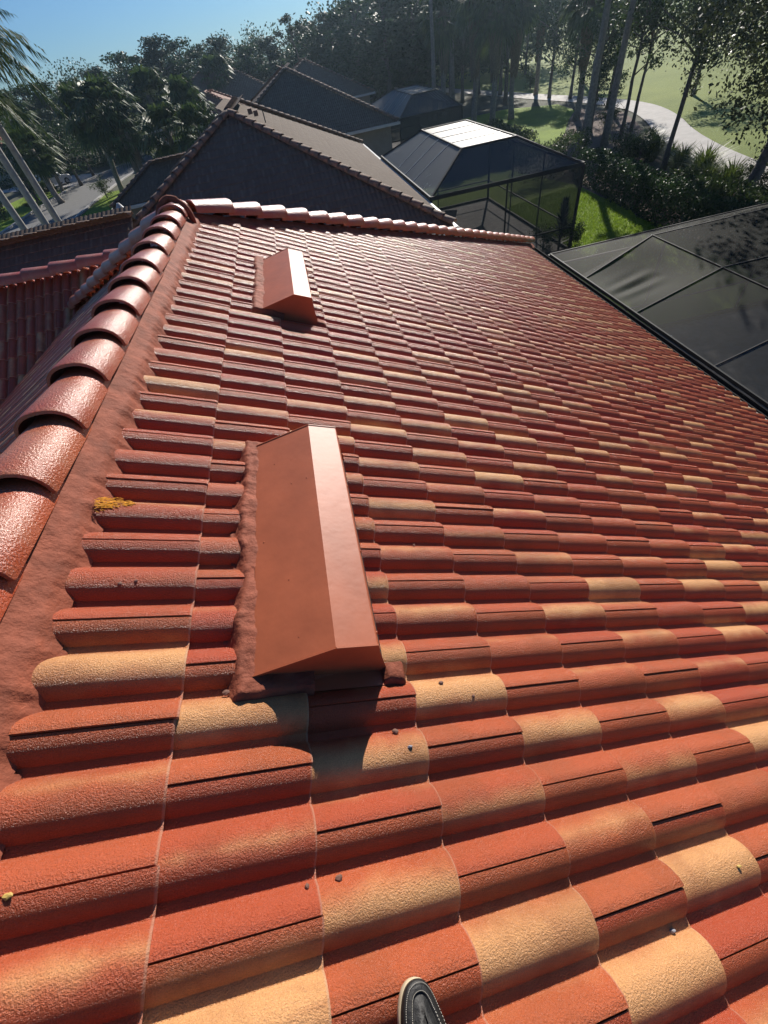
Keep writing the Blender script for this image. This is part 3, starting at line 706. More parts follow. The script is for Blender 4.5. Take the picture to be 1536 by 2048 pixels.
def windows(h, lst):
    for (x, y, nx, ny, wd, ht, z) in lst:
        ax = Vector((-ny, nx, 0)); c = Vector((x, y, z)); n_ = Vector((nx, ny, 0))
        mb = MB()
        for s in (-1, 1):
            mb.bar(c + ax * s * wd / 2 - Vector((0, 0, ht / 2)), c + ax * s * wd / 2 + Vector((0, 0, ht / 2)), .06, .06)
            mb.bar(c - ax * wd / 2 + Vector((0, 0, s * ht / 2)), c + ax * wd / 2 + Vector((0, 0, s * ht / 2)), .06, .06)
        f = mb.build('window', BRONZE_L, h)
        mb = MB(); p = c + n_ * .015; mb.quad(p - ax * wd / 2 - Vector((0, 0, ht / 2)), p + ax * wd / 2 - Vector((0, 0, ht / 2)), p + ax * wd / 2 + Vector((0, 0, ht / 2)), p - ax * wd / 2 + Vector((0, 0, ht / 2)))
        mb.build('pane', GLASS, f)

h1 = tag(empty('tiled_house'), 'neighbouring house with weathered brown tile hip roof just beyond the painted ridge', 'house')
hip_roof(h1, -7.1, 5.8, 15.0, 34.0, 3.0, TILE_FAR, capf, CAP_FAR)
windows(h1, [(-2, 15.49, 0, -1, 1.6, 1.2, 1.5), (2.5, 15.49, 0, -1, 1.6, 1.2, 1.5)])
# stack of spare cap tiles near the apex and a pipe
mb = MB(); mb.box(0.0, 0.16, 22.35, 23.15, 6.0, 6.16); mb.box(0.2, .36, 22.3, 23.1, 5.92, 6.08)
mb.build('spare_cap', CAP_FAR, h1)
mb = MB(); mb.tube([(0.56, 22.2, 5.7), (0.56, 22.2, 6.1)], 0.02, 8); mb.build('vent_pipe', BRONZE, h1)
# front wing (near, ridge along x) and far wing
def gable_wing(h, xr, xl, yr, zr, run, mat, capmesh, capmat, hipped=True, clipx=None):
    """wing with its ridge along x from xr (at the house) to xl, hipped at the outer end"""
    nc = math.ceil(run / CS / EXPO) + 1; S = run / CS; ze = zr - run / 2
    cl = [((xl, yr - run, 0), Vector((-1, 1, 0)).normalized())] if hipped else []
    tile_slope('wing_roof', (0, yr, zr), (0, -CS, -SN), (1, 0, 0), nc, xl - run * 0 - .1, xr, mat, h, cl + [((0, yr - run - .05, 0), (0, -1, 0))], s0=S - nc * EXPO, fine=False, relief=.45)
    cl = [((xl, yr + run, 0), Vector((-1, -1, 0)).normalized())] if hipped else []
    tile_slope('wing_roof', (0, yr, zr), (0, CS, -SN), (1, 0, 0), nc, xl - .1, xr, mat, h, cl + [((0, yr + run + .05, 0), (0, 1, 0))], s0=S - nc * EXPO, fine=False, relief=.45)
    tile_slope('wing_roof', (xl + run, 0, zr), (-CS, 0, -SN), (0, 1, 0), nc, yr - run, yr + run, mat, h, [((xl, yr - run, 0), Vector((1, -1, 0)).normalized()), ((xl, yr + run, 0), Vector((1, 1, 0)).normalized()), ((xl - .05, 0, 0), (-1, 0, 0))], s0=S - nc * EXPO, fine=False, relief=.45)
    up = Vector((0, 0, .02)); ra = Vector((xl + run, yr, zr)) + up
    caps_joined('ridge_cap_row', capmesh, ra, Vector((xr, yr, zr)) + up, .42, capmat, h)
    for s in (-1, 1): caps_joined('hip_cap_row', capmesh, Vector((xl, yr + s * run, ze)) + up, ra, .42, capmat, h)
    mb = MB(); mb.box(xl + .5, xr, yr - run + .5, yr + run - .5, 0, ze - .28); mb.build('wing_wall', STUCCO_D, h)
    mb = MB(); mb.box(xl + .02, xr, yr - run + .02, yr + run - .02, ze - .24, ze - .19); mb.build('wing_soffit', SOFFIT, h)
    mb = MB()
    for a, b in (((xl - .13, yr - run - .065), (xr, yr - run - .065)), ((xl - .065, yr - run), (xl - .065, yr + run)), ((xl - .13, yr + run + .065), (xr, yr + run + .065))): mb.bar((*a, ze - .15), (*b, ze - .15), .12, .15)
    mb.build('wing_gutter', WHITE, h)
gable_wing(h1, -4.3, -17.0, 17.25, 4.65, 3.3, TILE_FAR, capf, CAP_FAR)
gable_wing(h1, -4.4, -9.4, 33.5, 4.22, 2.45, TILE_FAR, capf, CAP_FAR)
mb = MB(); mb.tube([(-5.9, 21.5, 3.0), (-5.9, 21.5, 4.3)], .10, 10); mb.tube([(-5.9, 21.5, 4.28), (-5.9, 21.5, 4.45)], [.16, .05], 10); mb.build('roof_vent', BRONZE_L, h1)

h2 = tag(empty('tiled_house'), 'second house beyond, large dark shaded hip roof behind the brown roof', 'house')
hip_roof(h2, -4.5, 9.5, 40.0, 60.0, 3.0, TILE_FAR, capf, CAP_FAR)
h6 = tag(empty('tiled_house'), 'house with a reddish roof peeping out left of the big shaded roof', 'house')
hip_roof(h6, -11.0, -0.5, 61.5, 76.0, 3.0, TILE_RED, capr, TILE_RED, bar=1.3, expo=.5)
h3 = tag(empty('tiled_house'), 'third house, grey hip roof seen over the left shoulder of the dark roof', 'house')
hip_roof(h3, -16.0, 4.0, 78.0, 96.0, 3.1, TILE_FAR, capf, CAP_FAR, bar=1.5, expo=.6)
mb = MB(); mb.box(-5.2, -3.9, 79.5, 80.3, 4.2, 4.36); mb.build('skylight', WHITE, h3)
h4 = tag(empty('tiled_house'), 'fourth house, low dark roof right of the big shaded roof by the far enclosure', 'house')
hip_roof(h4, -1.0, 12.5, 66.0, 84.0, 3.0, TILE_FAR, capf, CAP_FAR, bar=1.5, expo=.6)
h5 = tag(empty('tiled_house'), 'red roofed house across the street among the palms', 'house')
hip_roof(h5, -56, -38, 90, 108, 3.0, TILE_RED, capr, TILE_RED, bar=1.5, expo=.6)
windows(h5, [(-44, 90.49, 0, -1, 1.8, 1.3, 1.6), (-50, 90.49, 0, -1, 1.8, 1.3, 1.6)])

# ================================================================== SCREEN ENCLOSURES
def panel(mb, *pts): mb.add(pts, [tuple(range(len(pts)))])
def wrinkled(c, B, x0, x1, y0, y1, z0, z1, mat):
    mb = MB(); nx, ny = 40, 60; vs = []
    for j in range(ny + 1):
        for i in range(nx + 1):
            u, v = i / nx, j / ny; sag = -.07 * math.sin(math.pi * u) * math.sin(math.pi * v)
            ph = (v - .45) * (1 - .35 * u) * 34
            wr = .022 * math.sin(ph) * math.exp(-((v - .42) / .17) ** 2) * math.exp(-((u - .35) / .38) ** 2) * math.sin(math.pi * min(1, u * 1.6)) ** .5
            vs.append((x0 + (x1 - x0) * u, y0 + (y1 - y0) * v, z0 + (z1 - z0) * u + sag + wr))
    fs = [(j * (nx + 1) + i, j * (nx + 1) + i + 1, (j + 1) * (nx + 1) + i + 1, (j + 1) * (nx + 1) + i) for j in range(ny) for i in range(nx)]
    mb.add(vs, fs); return B(mb, 'slope_screen', mat, True)
def cage(label, x0, x1, y0, y1, ze, zt, tx0, tx1, ty0, ty1, nrib=5, smat=SCREEN, deck=True, fr=0.07, light=BRONZE_L, own=False):
    c = tag(empty('screen_enclosure', ((x0 + x1) / 2, (y0 + y1) / 2, 0)), label, 'screen enclosure', 'mansard screen enclosures behind the houses')
    off = Vector(c.location)
    def B(mb, name, m, sm=False):
        o = mb.build(name, m, c, sm, False); o.location = -off; return o
    E = {'nl': (x0, y0, ze), 'nr': (x1, y0, ze), 'fr': (x1, y1, ze), 'fl': (x0, y1, ze)}
    T = {'nl': (tx0, ty0, zt), 'nr': (tx1, ty0, zt), 'fr': (tx1, ty1, zt), 'fl': (tx0, ty1, zt)}
    mb = MB(); panel(mb, T['nl'], T['nr'], T['fr'], T['fl']); B(mb, 'roof_screen', smat)
    ys = [ty0 + (ty1 - ty0) * i / nrib for i in range(nrib + 1)]
    for a, b in (('nl', 'nr'), ('nr', 'fr'), ('fr', 'fl'), ('fl', 'nl')):
        if (a, b) == ('fl', 'nl') and own:
            mb = MB(); panel(mb, E['fl'], (x0, ty1 - .2, ze), T['fl']); B(mb, 'slope_screen', smat)
            wrinkled(c, B, x0, tx0, ys[-2], ty1, ze, zt, smat)
            mb = MB(); panel(mb, E['nl'], (x0, ys[-2], ze), (tx0, ys[-2], zt), T['nl']); B(mb, 'slope_screen', smat)
            continue
        mb = MB(); panel(mb, E[a], E[b], T[b], T[a]); B(mb, 'slope_screen', smat)
    G = {k: (v[0], v[1], 0.05) for k, v in E.items()}
    for a, b in (('nl', 'nr'), ('nr', 'fr'), ('fr', 'fl')):
        mb = MB(); panel(mb, G[a], G[b], E[b], E[a]); B(mb, 'wall_screen', smat if own else SCREEN_W)
    mb = MB()
    for a, b in (('nl', 'nr'), ('nr', 'fr'), ('fr', 'fl'), ('fl', 'nl')): mb.bar(E[a], E[b], .03 if own else .06, .06 if own else .13)
    B(mb, 'eave_beam', BRONZE)
    mb = MB()
    for a, b in (('nl', 'nr'), ('nr', 'fr'), ('fr', 'fl'), ('fl', 'nl')): mb.bar(T[a], T[b], fr, fr)
    for k in T:
        if own and k == 'fl': mb.bar((x0, ty1 - .2, ze), T[k], .03, .03); mb.bar((x0, ty1 + .95, ze - .02), (x0 + 2.0, ty1 + .9, ze - .02), .04, .04); continue
        mb.bar(E[k], T[k], fr, fr)
    B(mb, 'hip_frame', BRONZE)
    for i in range(1, nrib):
        y = ys[i]; mb = MB(); rw = .018 if own else .04
        mb.add(*[(lambda P: (P, [(a, a + 1, a + 5, a + 4) if a % 4 < 3 else (a, a - 3, a + 1, a + 4) for a in range(12)] + [(0, 3, 2, 1), (12, 13, 14, 15)]))([(x + dx, y + dy, z + dz) for x, z in ((x0, ze + .02), (tx0, zt + .02), (tx1, zt + .02), (x1, ze + .02)) for dx, dy, dz in ((0, -rw / 2, 0), (0, rw / 2, 0), (0, rw / 2, -rw), (0, -rw / 2, -rw))])][0])
        B(mb, 'roof_rib', light)
    mb = MB()
    for k in ('nl', 'nr', 'fr', 'fl'): mb.bar(G[k], E[k], .09, .09)
    nx = max(1, round((x1 - x0) / 3.2)); ny = max(1, round((y1 - y0) / 3.2))
    for i in range(1, nx):
        x = x0 + (x1 - x0) * i / nx
        for y in (y0, y1): mb.bar((x, y, .05), (x, y, ze), .05)
    for i in range(1, ny): mb.bar((x1, y0 + (y1 - y0) * i / ny, .05), (x1, y0 + (y1 - y0) * i / ny, ze), .05)
    for y in (y0, y1): mb.bar((x0, y, .95), (x1, y, .95), .045); mb.bar((x0, y, .1), (x1, y, .1), .06, .1)
    mb.bar((x1, y0, .95), (x1, y1, .95), .045); mb.bar((x1, y0, .1), (x1, y1, .1), .06, .1)
    B(mb, 'wall_frame', BRONZE)
    mb = MB(); mb.box(x0 - .1, x1 + .1, y0 - .1, y1 + .1, -.02, .05); B(mb, 'deck_slab', DECK)
    return c
c1 = cage('grey screen enclosure with a flat shiny top behind the brown roofed neighbour house', 5.95, 12.0, 18.4, 28.2, 3.0, 4.0, 7.65, 9.85, 19.9, 25.9, 4)
c2 = cage('smaller screen enclosure farther off beside the dark shaded roof', 9.6, 14.3, 40.0, 53.0, 3.0, 4.0, 11.0, 12.9, 41.4, 48.0, 5)
# our own, on the right
c3 = cage('dark screen enclosure attached along the eave of the painted roof on the right', 7.12, 17.0, -9.0, 11.0, 2.98, 3.5, 8.72, 15.3, -8.0, 9.45, 8, SCREEN_S, fr=.022, light=BRONZE, own=True)
# pool and furniture in our enclosure
WATER, _n, _b = new_mat('pool_water'); _b.inputs['Base Color'].default_value = (0.01, 0.03, 0.035, 1); _b.inputs['Roughness'].default_value = 0.05
bump(_n, noise(_n, 5, 2, 0.5, N(_n, 'ShaderNodeTexCoord').outputs['Object']), .15, .05, _b)
pool = tag(empty('swimming_pool', (11.2, 1.5, 0)), 'dark swimming pool with pale coping under the right enclosure', 'pool')
mb = MB(); mb.quad((-1.8, -5, .055), (1.8, -5, .055), (1.8, 4.2, .055), (-1.8, 4.2, .055)); mb.build('water_surface', WATER, pool)
mb = MB()
for a, b in (((-1.9, -5.1), (1.9, -5.1)), ((1.9, -5.1), (1.9, 4.3)), ((1.9, 4.3), (-1.9, 4.3)), ((-1.9, 4.3), (-1.9, -5.1))): mb.bar((*a, .075), (*b, .075), .3, .05)
mb.build('coping', CONC, pool)

# ================================================================== VEGETATION
def leaf_quads(mb_v, mb_f, c, n, r, size, rs, flat=1.0, droop=0.0, asp=1.6):
    """n leaf clumps around c within radius r (shell-weighted)"""
    for _ in range(n):
        d = Vector((rs.gauss(0, 1), rs.gauss(0, 1), rs.gauss(0, 1)))
        if d.length < 1e-3: continue
        d.normalize(); q = r * (rs.random() ** 0.45); p = c + Vector((d.x * q, d.y * q, d.z * q * flat))
        nrm = (d + Vector((rs.gauss(0, .7), rs.gauss(0, .7), rs.gauss(0, .7)))).normalized()
        a = nrm.orthogonal().normalized(); a.rotate(Matrix.Rotation(rs.uniform(0, 6.28), 3, nrm)); b = nrm.cross(a)
        if droop: a = (a + Vector((0, 0, -droop))).normalized(); b = a.cross(nrm).normalized()
        s = size * rs.uniform(.6, 1.4); w_ = s / asp; i = len(mb_v)
        mb_v += [p - a * s * .5, p + b * w_ * .5 + nrm * s * .06, p + a * s * .5, p - b * w_ * .5 - nrm * s * .04]; mb_f.append((i, i + 1, i + 2, i + 3))
def crown_mesh(name, mat, H, Rc, z0, seed, clumps=40, per=90, size=.22, shape='round', asp=1.6, cr=.3, droop=0):
    rs = random.Random(seed); V = []; Fs = []; cs = []
    for i in range(clumps):
        if shape == 'round':
            d = Vector((rs.gauss(0, 1), rs.gauss(0, 1), rs.gauss(0, 1))).normalized(); q = rs.random() ** .5
            c = Vector((d.x * Rc * q, d.y * Rc * q, z0 + (H - z0) * (.5 + .5 * d.z * q)))
        elif shape == 'pine':
            f = rs.random(); zz_ = z0 + (H - z0) * f; rr = Rc * (1 - .75 * f) * rs.uniform(.3, 1); a = rs.uniform(0, 6.28); c = Vector((rr * math.cos(a), rr * math.sin(a), zz_))
        else:  # umbrella
            a = rs.uniform(0, 6.28); rr = Rc * rs.random() ** .5; c = Vector((rr * math.cos(a), rr * math.sin(a), H - (H - z0) * (.15 + .6 * (rr / Rc) ** 2 + rs.uniform(-.12, .12))))
        cs.append(c); leaf_quads(V, Fs, c, per, Rc * cr * rs.uniform(.6, 1.25), size, rs, .75, droop, asp)
    mb = MB(); mb.v = [tuple(v) for v in V]; mb.f = Fs; mb.mi = [0] * len(Fs)
    return mb.mesh(name, mat), cs
def trunk_mesh(name, mat, H, r, seed, cs, lean=(0, 0), limbs=12, z0=None):
    rs = random.Random(seed); mb = MB(); n = 8; ax = []
    for i in range(n + 1):
        f = i / n; ax.append(Vector((lean[0] * f + rs.uniform(-.12, .12) * f, lean[1] * f + rs.uniform(-.12, .12) * f, H * f)))
    mb.tube(ax, [r * (1.25 if i == 0 else 1) * (1 - .75 * i / n) for i in range(n + 1)], 8, True, 0, .08)
    for c in cs[:limbs]:
        zb = max((z0 or H * .3), min(H * .9, c.z - (c.xy.length) * .6)); f = zb / H; b = Vector((lean[0] * f, lean[1] * f, zb))
        m_ = b.lerp(c, .5) + Vector((rs.uniform(-.3, .3), rs.uniform(-.3, .3), rs.uniform(-.2, .5)))
        mb.tube([b, m_, c], [r * .38, r * .22, r * .06], 6)
    return mb.mesh(name, mat, True)
def make_tree(kind, seed, H, Rc, z0, r, lmat, bmat, **kw):
    lean = kw.pop('lean', (0, 0)); limbs = kw.pop('limbs', 12)
    cm, cs = crown_mesh('crown', lmat, H, Rc, z0, seed, **kw)
    if lean != (0, 0):
        off = Vector((lean[0], lean[1], 0)); 
        for v in cm.vertices: v.co += off * min(1.2, v.co.z / H)
        cs = [c + off * (c.z / H) for c in cs]
    tm = trunk_mesh('trunk', bmat, H * .92, r, seed, cs, lean, limbs, z0 * .7)
    return cm, tm
def put(name, meshes, loc, rz, sc, label, cat, group=None):
    o = empty(name, loc, rz); tag(o, label, cat, group); o.scale = (sc, sc, sc) if isinstance(sc, (int, float)) else sc
    for nm, me in meshes: link(nm, me, None, o)
    return o
# fan palm
def fan_palm(seed, H, r, nf=34, fl=1.5, blades_n=18, skirt=0, mat=LEAF_P):
    rs = random.Random(seed); V = []; Fs = []
    for i in range(nf):
        a = rs.uniform(0, 6.28); el = rs.uniform(-.9, 1.35) if i > 6 else rs.uniform(.7, 1.4)
        d = Vector((math.cos(a) * math.cos(el), math.sin(a) * math.cos(el), math.sin(el)))
        pl = fl * rs.uniform(.55, .8); hub = Vector((0, 0, H)) + d * pl + Vector((0, 0, -.12 * pl * pl))
        side = d.cross(Vector((0, 0, 1))).normalized(); nrm = side.cross(d).normalized()
        # petiole
        k = len(V); wq = side * .02; V += [Vector((0, 0, H)) - wq, Vector((0, 0, H)) + wq, hub + wq, hub - wq]; Fs.append((k, k + 1, k + 2, k + 3))
        bl = fl * rs.uniform(.55, .85)
        for j in range(blades_n):
            t = (j / (blades_n - 1) - .5) * 3.9; bd = (d * math.cos(t) + side * math.sin(t)); L = bl * (1 - .3 * abs(t) / 2) * rs.uniform(.85, 1.1)
            up = nrm * (0.25 * abs(math.sin(t))); w_ = nrm.cross(bd).normalized() * (.045 * fl)
            m_ = hub + (bd + up) * L * .6; tip = hub + (bd + up) * L + Vector((0, 0, -L * rs.uniform(.25, .7)))
            k = len(V); V += [hub - w_ * .3, hub + w_ * .3, m_ + w_, m_ - w_, tip]; Fs += [(k, k + 1, k + 2, k + 3), (k + 3, k + 2, k + 4)]
    mb = MB(); mb.v = [tuple(v) for v in V]; mb.f = Fs; mb.mi = [0] * len(Fs); cm = mb.mesh('crown', mat)
    mb = MB(); n = 10
    mb.tube([(.15 * math.sin(i * .5 + seed), .1 * math.cos(i * .4 + seed), H * i / n) for i in range(n + 1)], [r * (1.3 if i == 0 else 1.0) for i in range(n + 1)], 9, True, 0, .12)
    tm = mb.mesh('trunk', BARK_P, True); out = [('crown', cm), ('trunk', tm)]
    if skirt:
        V = []; Fs = []
        for i in range(int(160 * skirt)):
            a = rs.uniform(0, 6.28); z = H - rs.random() * skirt; rr = r + .1 + .5 * (1 - (H - z) / skirt) * rs.uniform(.4, 1); L = rs.uniform(.6, 1.3)
            p = Vector((rr * .4 * math.cos(a), rr * .4 * math.sin(a), z + .3)); q = Vector((rr * math.cos(a), rr * math.sin(a), z - L * .4)); e = Vector((rr * .9 * math.cos(a + .1), rr * .9 * math.sin(a + .1), z - L))
            w_ = Vector((-math.sin(a), math.cos(a), 0)) * rs.uniform(.05, .16); k = len(V); V += [p - w_ * .3, p + w_ * .3, q + w_, q - w_, e]; Fs += [(k, k + 1, k + 2, k + 3), (k + 3, k + 2, k + 4)]
        mb = MB(); mb.v = [tuple(v) for v in V]; mb.f = Fs; mb.mi = [0] * len(Fs); out.append(('dead_fronds', mb.mesh('dead_fronds', SKIRT)))
    return out
def royal_palm(seed, H, r, nf=16, fl=3.2):
    rs = random.Random(seed); V = []; Fs = []
    for i in range(nf):
        a = i * 2.4 + rs.uniform(-.2, .2); el = rs.uniform(.1, 1.3); d = Vector((math.cos(a), math.sin(a), 0)); side = Vector((-d.y, d.x, 0))
        P = []
        for k in range(13):
            f = k / 12; P.append(Vector((0, 0, H)) + d * fl * f * math.cos(el * (1 - f * .5)) + Vector((0, 0, fl * (f * math.sin(el) - f * f * (.75 + .35 * (1.3 - el))))))
        for k in range(12):
            j = len(V); w_ = side * .025 * (1 - k / 14); V += [P[k] - w_, P[k] + w_, P[k + 1] + w_, P[k + 1] - w_]; Fs.append((j, j + 1, j + 2, j + 3))
        for k in range(1, 13):
            for rep in range(4):
                f = k / 12 + rs.uniform(-.04, .04); p = P[k].lerp(P[k - 1], rs.random()); L = fl * .30 * math.sin(math.pi * min(.97, max(.12, f * .85 + .1)))
                for sgn in (-1, 1):
                    dir_ = (side * sgn * rs.uniform(.6, 1) + (P[k] - P[k - 1]).normalized() * .7 + Vector((0, 0, rs.uniform(-.9, .1)))).normalized()
                    wv = dir_.cross(Vector((0, 0, 1))).normalized() * .022; q = p + dir_ * L * .6; e = p + dir_ * L + Vector((0, 0, -L * .35)); j = len(V)
                    V += [p - wv * .5, p + wv * .5, q + wv, q - wv, e]; Fs += [(j, j + 1, j + 2, j + 3), (j + 3, j + 2, j + 4)]
    mb = MB(); mb.v = [tuple(v) for v in V]; mb.f = Fs; mb.mi = [0] * len(Fs); cm = mb.mesh('crown', LEAF_P)
    mb = MB(); mb.tube([(0, 0, H * i / 10) for i in range(11)], [r * (1.25, 1.1, 1.05, 1.05, 1.05, 1, 1, .95, .9, .8, .55)[i] for i in range(11)], 12)
    return [('crown', cm), ('trunk', mb.mesh('trunk', ROYAL, True))]

# three smooth trunks at the left
RG = 'tall smooth palms by the street'
rp = royal_palm(3, 9.6, .17, 20, 3.9)
put('royal_palm', rp, (*aty(137, 475, 30).xy, 0), .2, 1, 'tall palm with smooth grey trunk, rightmost of the three by the street', 'palm tree', RG)
put('royal_palm', rp, (*aty(112, 480, 29).xy, 0), 1.9, 1.02, 'tall palm with smooth grey trunk, middle one of the three by the street', 'palm tree', RG)
put('royal_palm', rp, (*aty(62, 478, 28.5).xy, 0), 3.6, .95, 'tall palm with smooth grey trunk, leftmost of the three at the photo edge', 'palm tree', RG)

# cabbage palms left of centre
SP = [fan_palm(11, 5.2, .2, 46, 1.9), fan_palm(12, 6.0, .2, 46, 2.0), fan_palm(13, 4.6, .22, 46, 1.9)]
PG = 'bushy fan palms between the street and the houses'
for i, (x, y, Y, s, lb) in enumerate([
        (170, 225, 60, 1.25, 'bushy fan palm at the left end of the clump by the street'), (215, 215, 57, 1.3, 'tall bushy fan palm leaning over the street bend'),
        (250, 265, 56, 1.15, 'lower fan palm in front of the tall one by the street bend'), (335, 262, 47, 1.1, 'large fan palm behind the low wing of the brown roofed house'),
        (300, 190, 66, 1.2, 'fan palm in the back row between the two palm clumps'), (375, 215, 58, 1.1, 'fan palm beside the left hip of the brown roof'),
        (400, 262, 43, .95, 'short fan palm nearest the left slope of the brown roof'), (435, 150, 85, 1.3, 'distant fan palm left of the grey third roof'),
        (60, 300, 62, 1.3, 'drooping fan palm at the far left beyond the smooth trunks'), (20, 240, 70, 1.4, 'fan palm at the left photo edge behind the smooth trunks'),
        (90, 320, 70, 1.0, 'small fan palm over the parked car')]):
    m_ = SP[i % 3]; H = (5.2, 6.0, 4.6)[i % 3]; p = aty(x, y, Y); k = max(.6, (p.z) / H)
    put('fan_palm', m_, (p.x, p.y, 0), i * 1.3, (s, s, k), lb, 'palm tree', PG)

# trees of the right side, seen against the fairway
T = {}
T['oak'] = make_tree('oak', 21, 11.5, 4.9, 2.9, .24, LEAF_O, BARK, clumps=150, per=230, size=.125, shape='round', cr=.22, asp=1.9, droop=.35, lean=(2.2, .5))
T['slim'] = make_tree('slim', 22, 12, 3.2, 3.6, .15, LEAF_O, BARK, clumps=60, per=200, size=.125, shape='round', cr=.28, asp=1.9, droop=.3, lean=(.6, .3))
T['drape'] = make_tree('drape', 30, 13, 3.4, 2.2, .24, LEAF_D, BARK, clumps=80, per=170, size=.2, shape='round', cr=.24, asp=2.6, droop=.9)
T['tall'] = make_tree('tall', 23, 17, 3.4, 9.5, .28, LEAF_D, BARK_P, clumps=50, per=110, size=.24, shape='round', cr=.3)
T['mid'] = make_tree('mid', 24, 9, 3.4, 2.2, .2, LEAF_D, BARK, clumps=46, per=110, size=.2, shape='round', cr=.3)
T['multi'] = make_tree('multi', 25, 8, 2.4, 3.0, .12, LEAF_M, BARK, clumps=30, per=90, size=.16, shape='round', cr=.32, limbs=26)
T['bush'] = make_tree('bush', 26, 3.2, 1.9, .2, .1, LEAF_M, BARK, clumps=24, per=100, size=.14, shape='round', cr=.4)
T['pine'] = make_tree('pine', 27, 16, 3.2, 3.0, .24, LEAF_PINE, BARK, clumps=70, per=150, size=.22, shape='pine', cr=.26, asp=3.5)
T['far1'] = make_tree('far1', 28, 15, 4.8, 3.0, .3, LEAF_D, BARK, clumps=64, per=210, size=.30, shape='round', cr=.25, asp=1.3)
T['far2'] = make_tree('far2', 29, 17, 4.2, 4.0, .3, LEAF_PINE, BARK, clumps=58, per=210, size=.28, shape='pine', cr=.28, asp=1.3)
def tree(kind, x, y, z, rz, sc, label, group='trees between the houses and the fairway', name=None):
    cm, tm = T[kind]; g = atz(x, y, 0) if z is None else aty(x, y, z)
    nm = name or {'oak': 'oak_tree', 'slim': 'slender_tree', 'tall': 'tall_tree', 'drape': 'drooping_tree', 'mid': 'broadleaf_tree', 'multi': 'multi_stem_tree', 'bush': 'shrub', 'pine': 'pine_tree', 'far1': 'broadleaf_tree', 'far2': 'pine_tree'}[kind]
    return put(nm, [('crown', cm), ('trunk', tm)], (g.x, g.y, -0.02), rz, sc, label, 'shrub' if kind == 'bush' else 'tree', group)
tree('oak', 1478, 412, None, 0.0, .98, 'leaning thick dark trunk with overhanging glossy canopy at the right edge')
tree('slim', 1322, 352, None, .4, .92, 'slender leaning trunk standing between the hedge and the cart path')
tree('tall', 1165, 300, None, 1.0, .95, 'tall pale straight trunk behind the shiny screen enclosure')
tree('tall', 1208, 292, None, 2.2, .9, 'tall pale trunk just right of the first, before the mulch island')
tree('multi', 1240, 280, None, .3, 1.1, 'branching multi stemmed tree by the bend of the cart path')
tree('multi', 1262, 262, None, 1.7, 1.0, 'second multi stemmed tree leaning towards the fairway at the path bend')
tree('mid', 1098, 196, None, 1.1, .9, 'dark tree standing at the far edge of the cart path')
tree('mid', 1140, 198, None, 2.6, .8, 'dark round tree next to the far cart path, right of another')
tree('pine', 1010, 210, None, .5, .9, 'pine with grey drooping foliage left of the sunlit glade')
tree('tall', 870, 240, None, .9, 1.0, 'tall tree rising right behind the far screen enclosure')
tree('tall', 905, 215, None, 2.0, 1.1, 'tall tree with a bent pale trunk beside the far enclosure')
tree('mid', 1385, 190, None, .4, .8, 'bushy tree on the fairway side seen through the overhanging canopy')
tree('pine', 985, 165, None, 1.5, 1.0, 'pine beyond the cart path in front of the fairway')
tree('mid', 1180, 262, None, 1.2, .7, 'low dark tree between the two pale trunks')
for i, (x, y, s, lb) in enumerate([(925, 205, 1.0, 'dark drooping tree between the skirted palms above the shiny enclosure'), (1000, 190, .95, 'drooping tree left of the glade, just before the cart path'), (860, 175, 1.0, 'drooping tree over the far enclosure'),
        (780, 160, 1.0, 'dark tree mass left of the far enclosure top'), (1050, 150, .8, 'drooping tree beyond the path left of the fairway gap'), (960, 140, 1.1, 'dense dark tree at the top behind the skirted palms'), (1165, 165, .8, 'drooping tree across the path before the fairway'),
        (1215, 215, .75, 'drooping grey green tree on the mulch island'), (700, 150, 1.05, 'dark drooping tree behind the right hip of the big shaded roof')]):
    tree('drape', x, y, None, i * 1.3, s, lb)
# tall skirted palms
WP = [fan_palm(31, 8.6, .26, 60, 2.1, 18, 4.6), fan_palm(32, 7.6, .26, 60, 2.1, 18, 3.6)]
WG = 'tall fan palms with hanging dead fronds'
for i, (x, y, s, lb) in enumerate([(948, 250, 1.0, 'skirted palm rising just above the shiny enclosure top, left one'), (985, 250, .95, 'skirted palm right of the first above the shiny enclosure top'),
        (1022, 238, .9, 'skirted palm at the left edge of the sunlit glade'), (890, 230, 1.0, 'skirted palm over the far enclosure'), (1070, 190, .85, 'skirted palm before the far cart path'),
        (1150, 240, .9, 'skirted palm right of the sunlit glade'), (800, 165, 1.0, 'skirted palm left of the far enclosure top')]):
    g = atz(x, y, 0); put('skirted_palm', WP[i % 2], (g.x, g.y, 0), i * 1.1, s, lb, 'palm tree', WG)
# shade trees out of frame to the right, whose shadow falls over the enclosure
tree('oak', 1560, 330, None, 2.0, 1.05, 'broad canopy tree by the cart path just beyond the right photo edge')
put('oak_tree', [('crown', T['oak'][0]), ('trunk', T['oak'][1])], (17.8, 12.5, 0), 2.4, .95, 'broad tree right beside the dark enclosure, casting shade over it', 'tree', 'trees between the houses and the fairway')
put('oak_tree', [('crown', T['oak'][0]), ('trunk', T['oak'][1])], (18.5, 4.5, 0), 1.0, .95, 'tree beside the dark enclosure out past the right edge', 'tree', 'trees between the houses and the fairway')

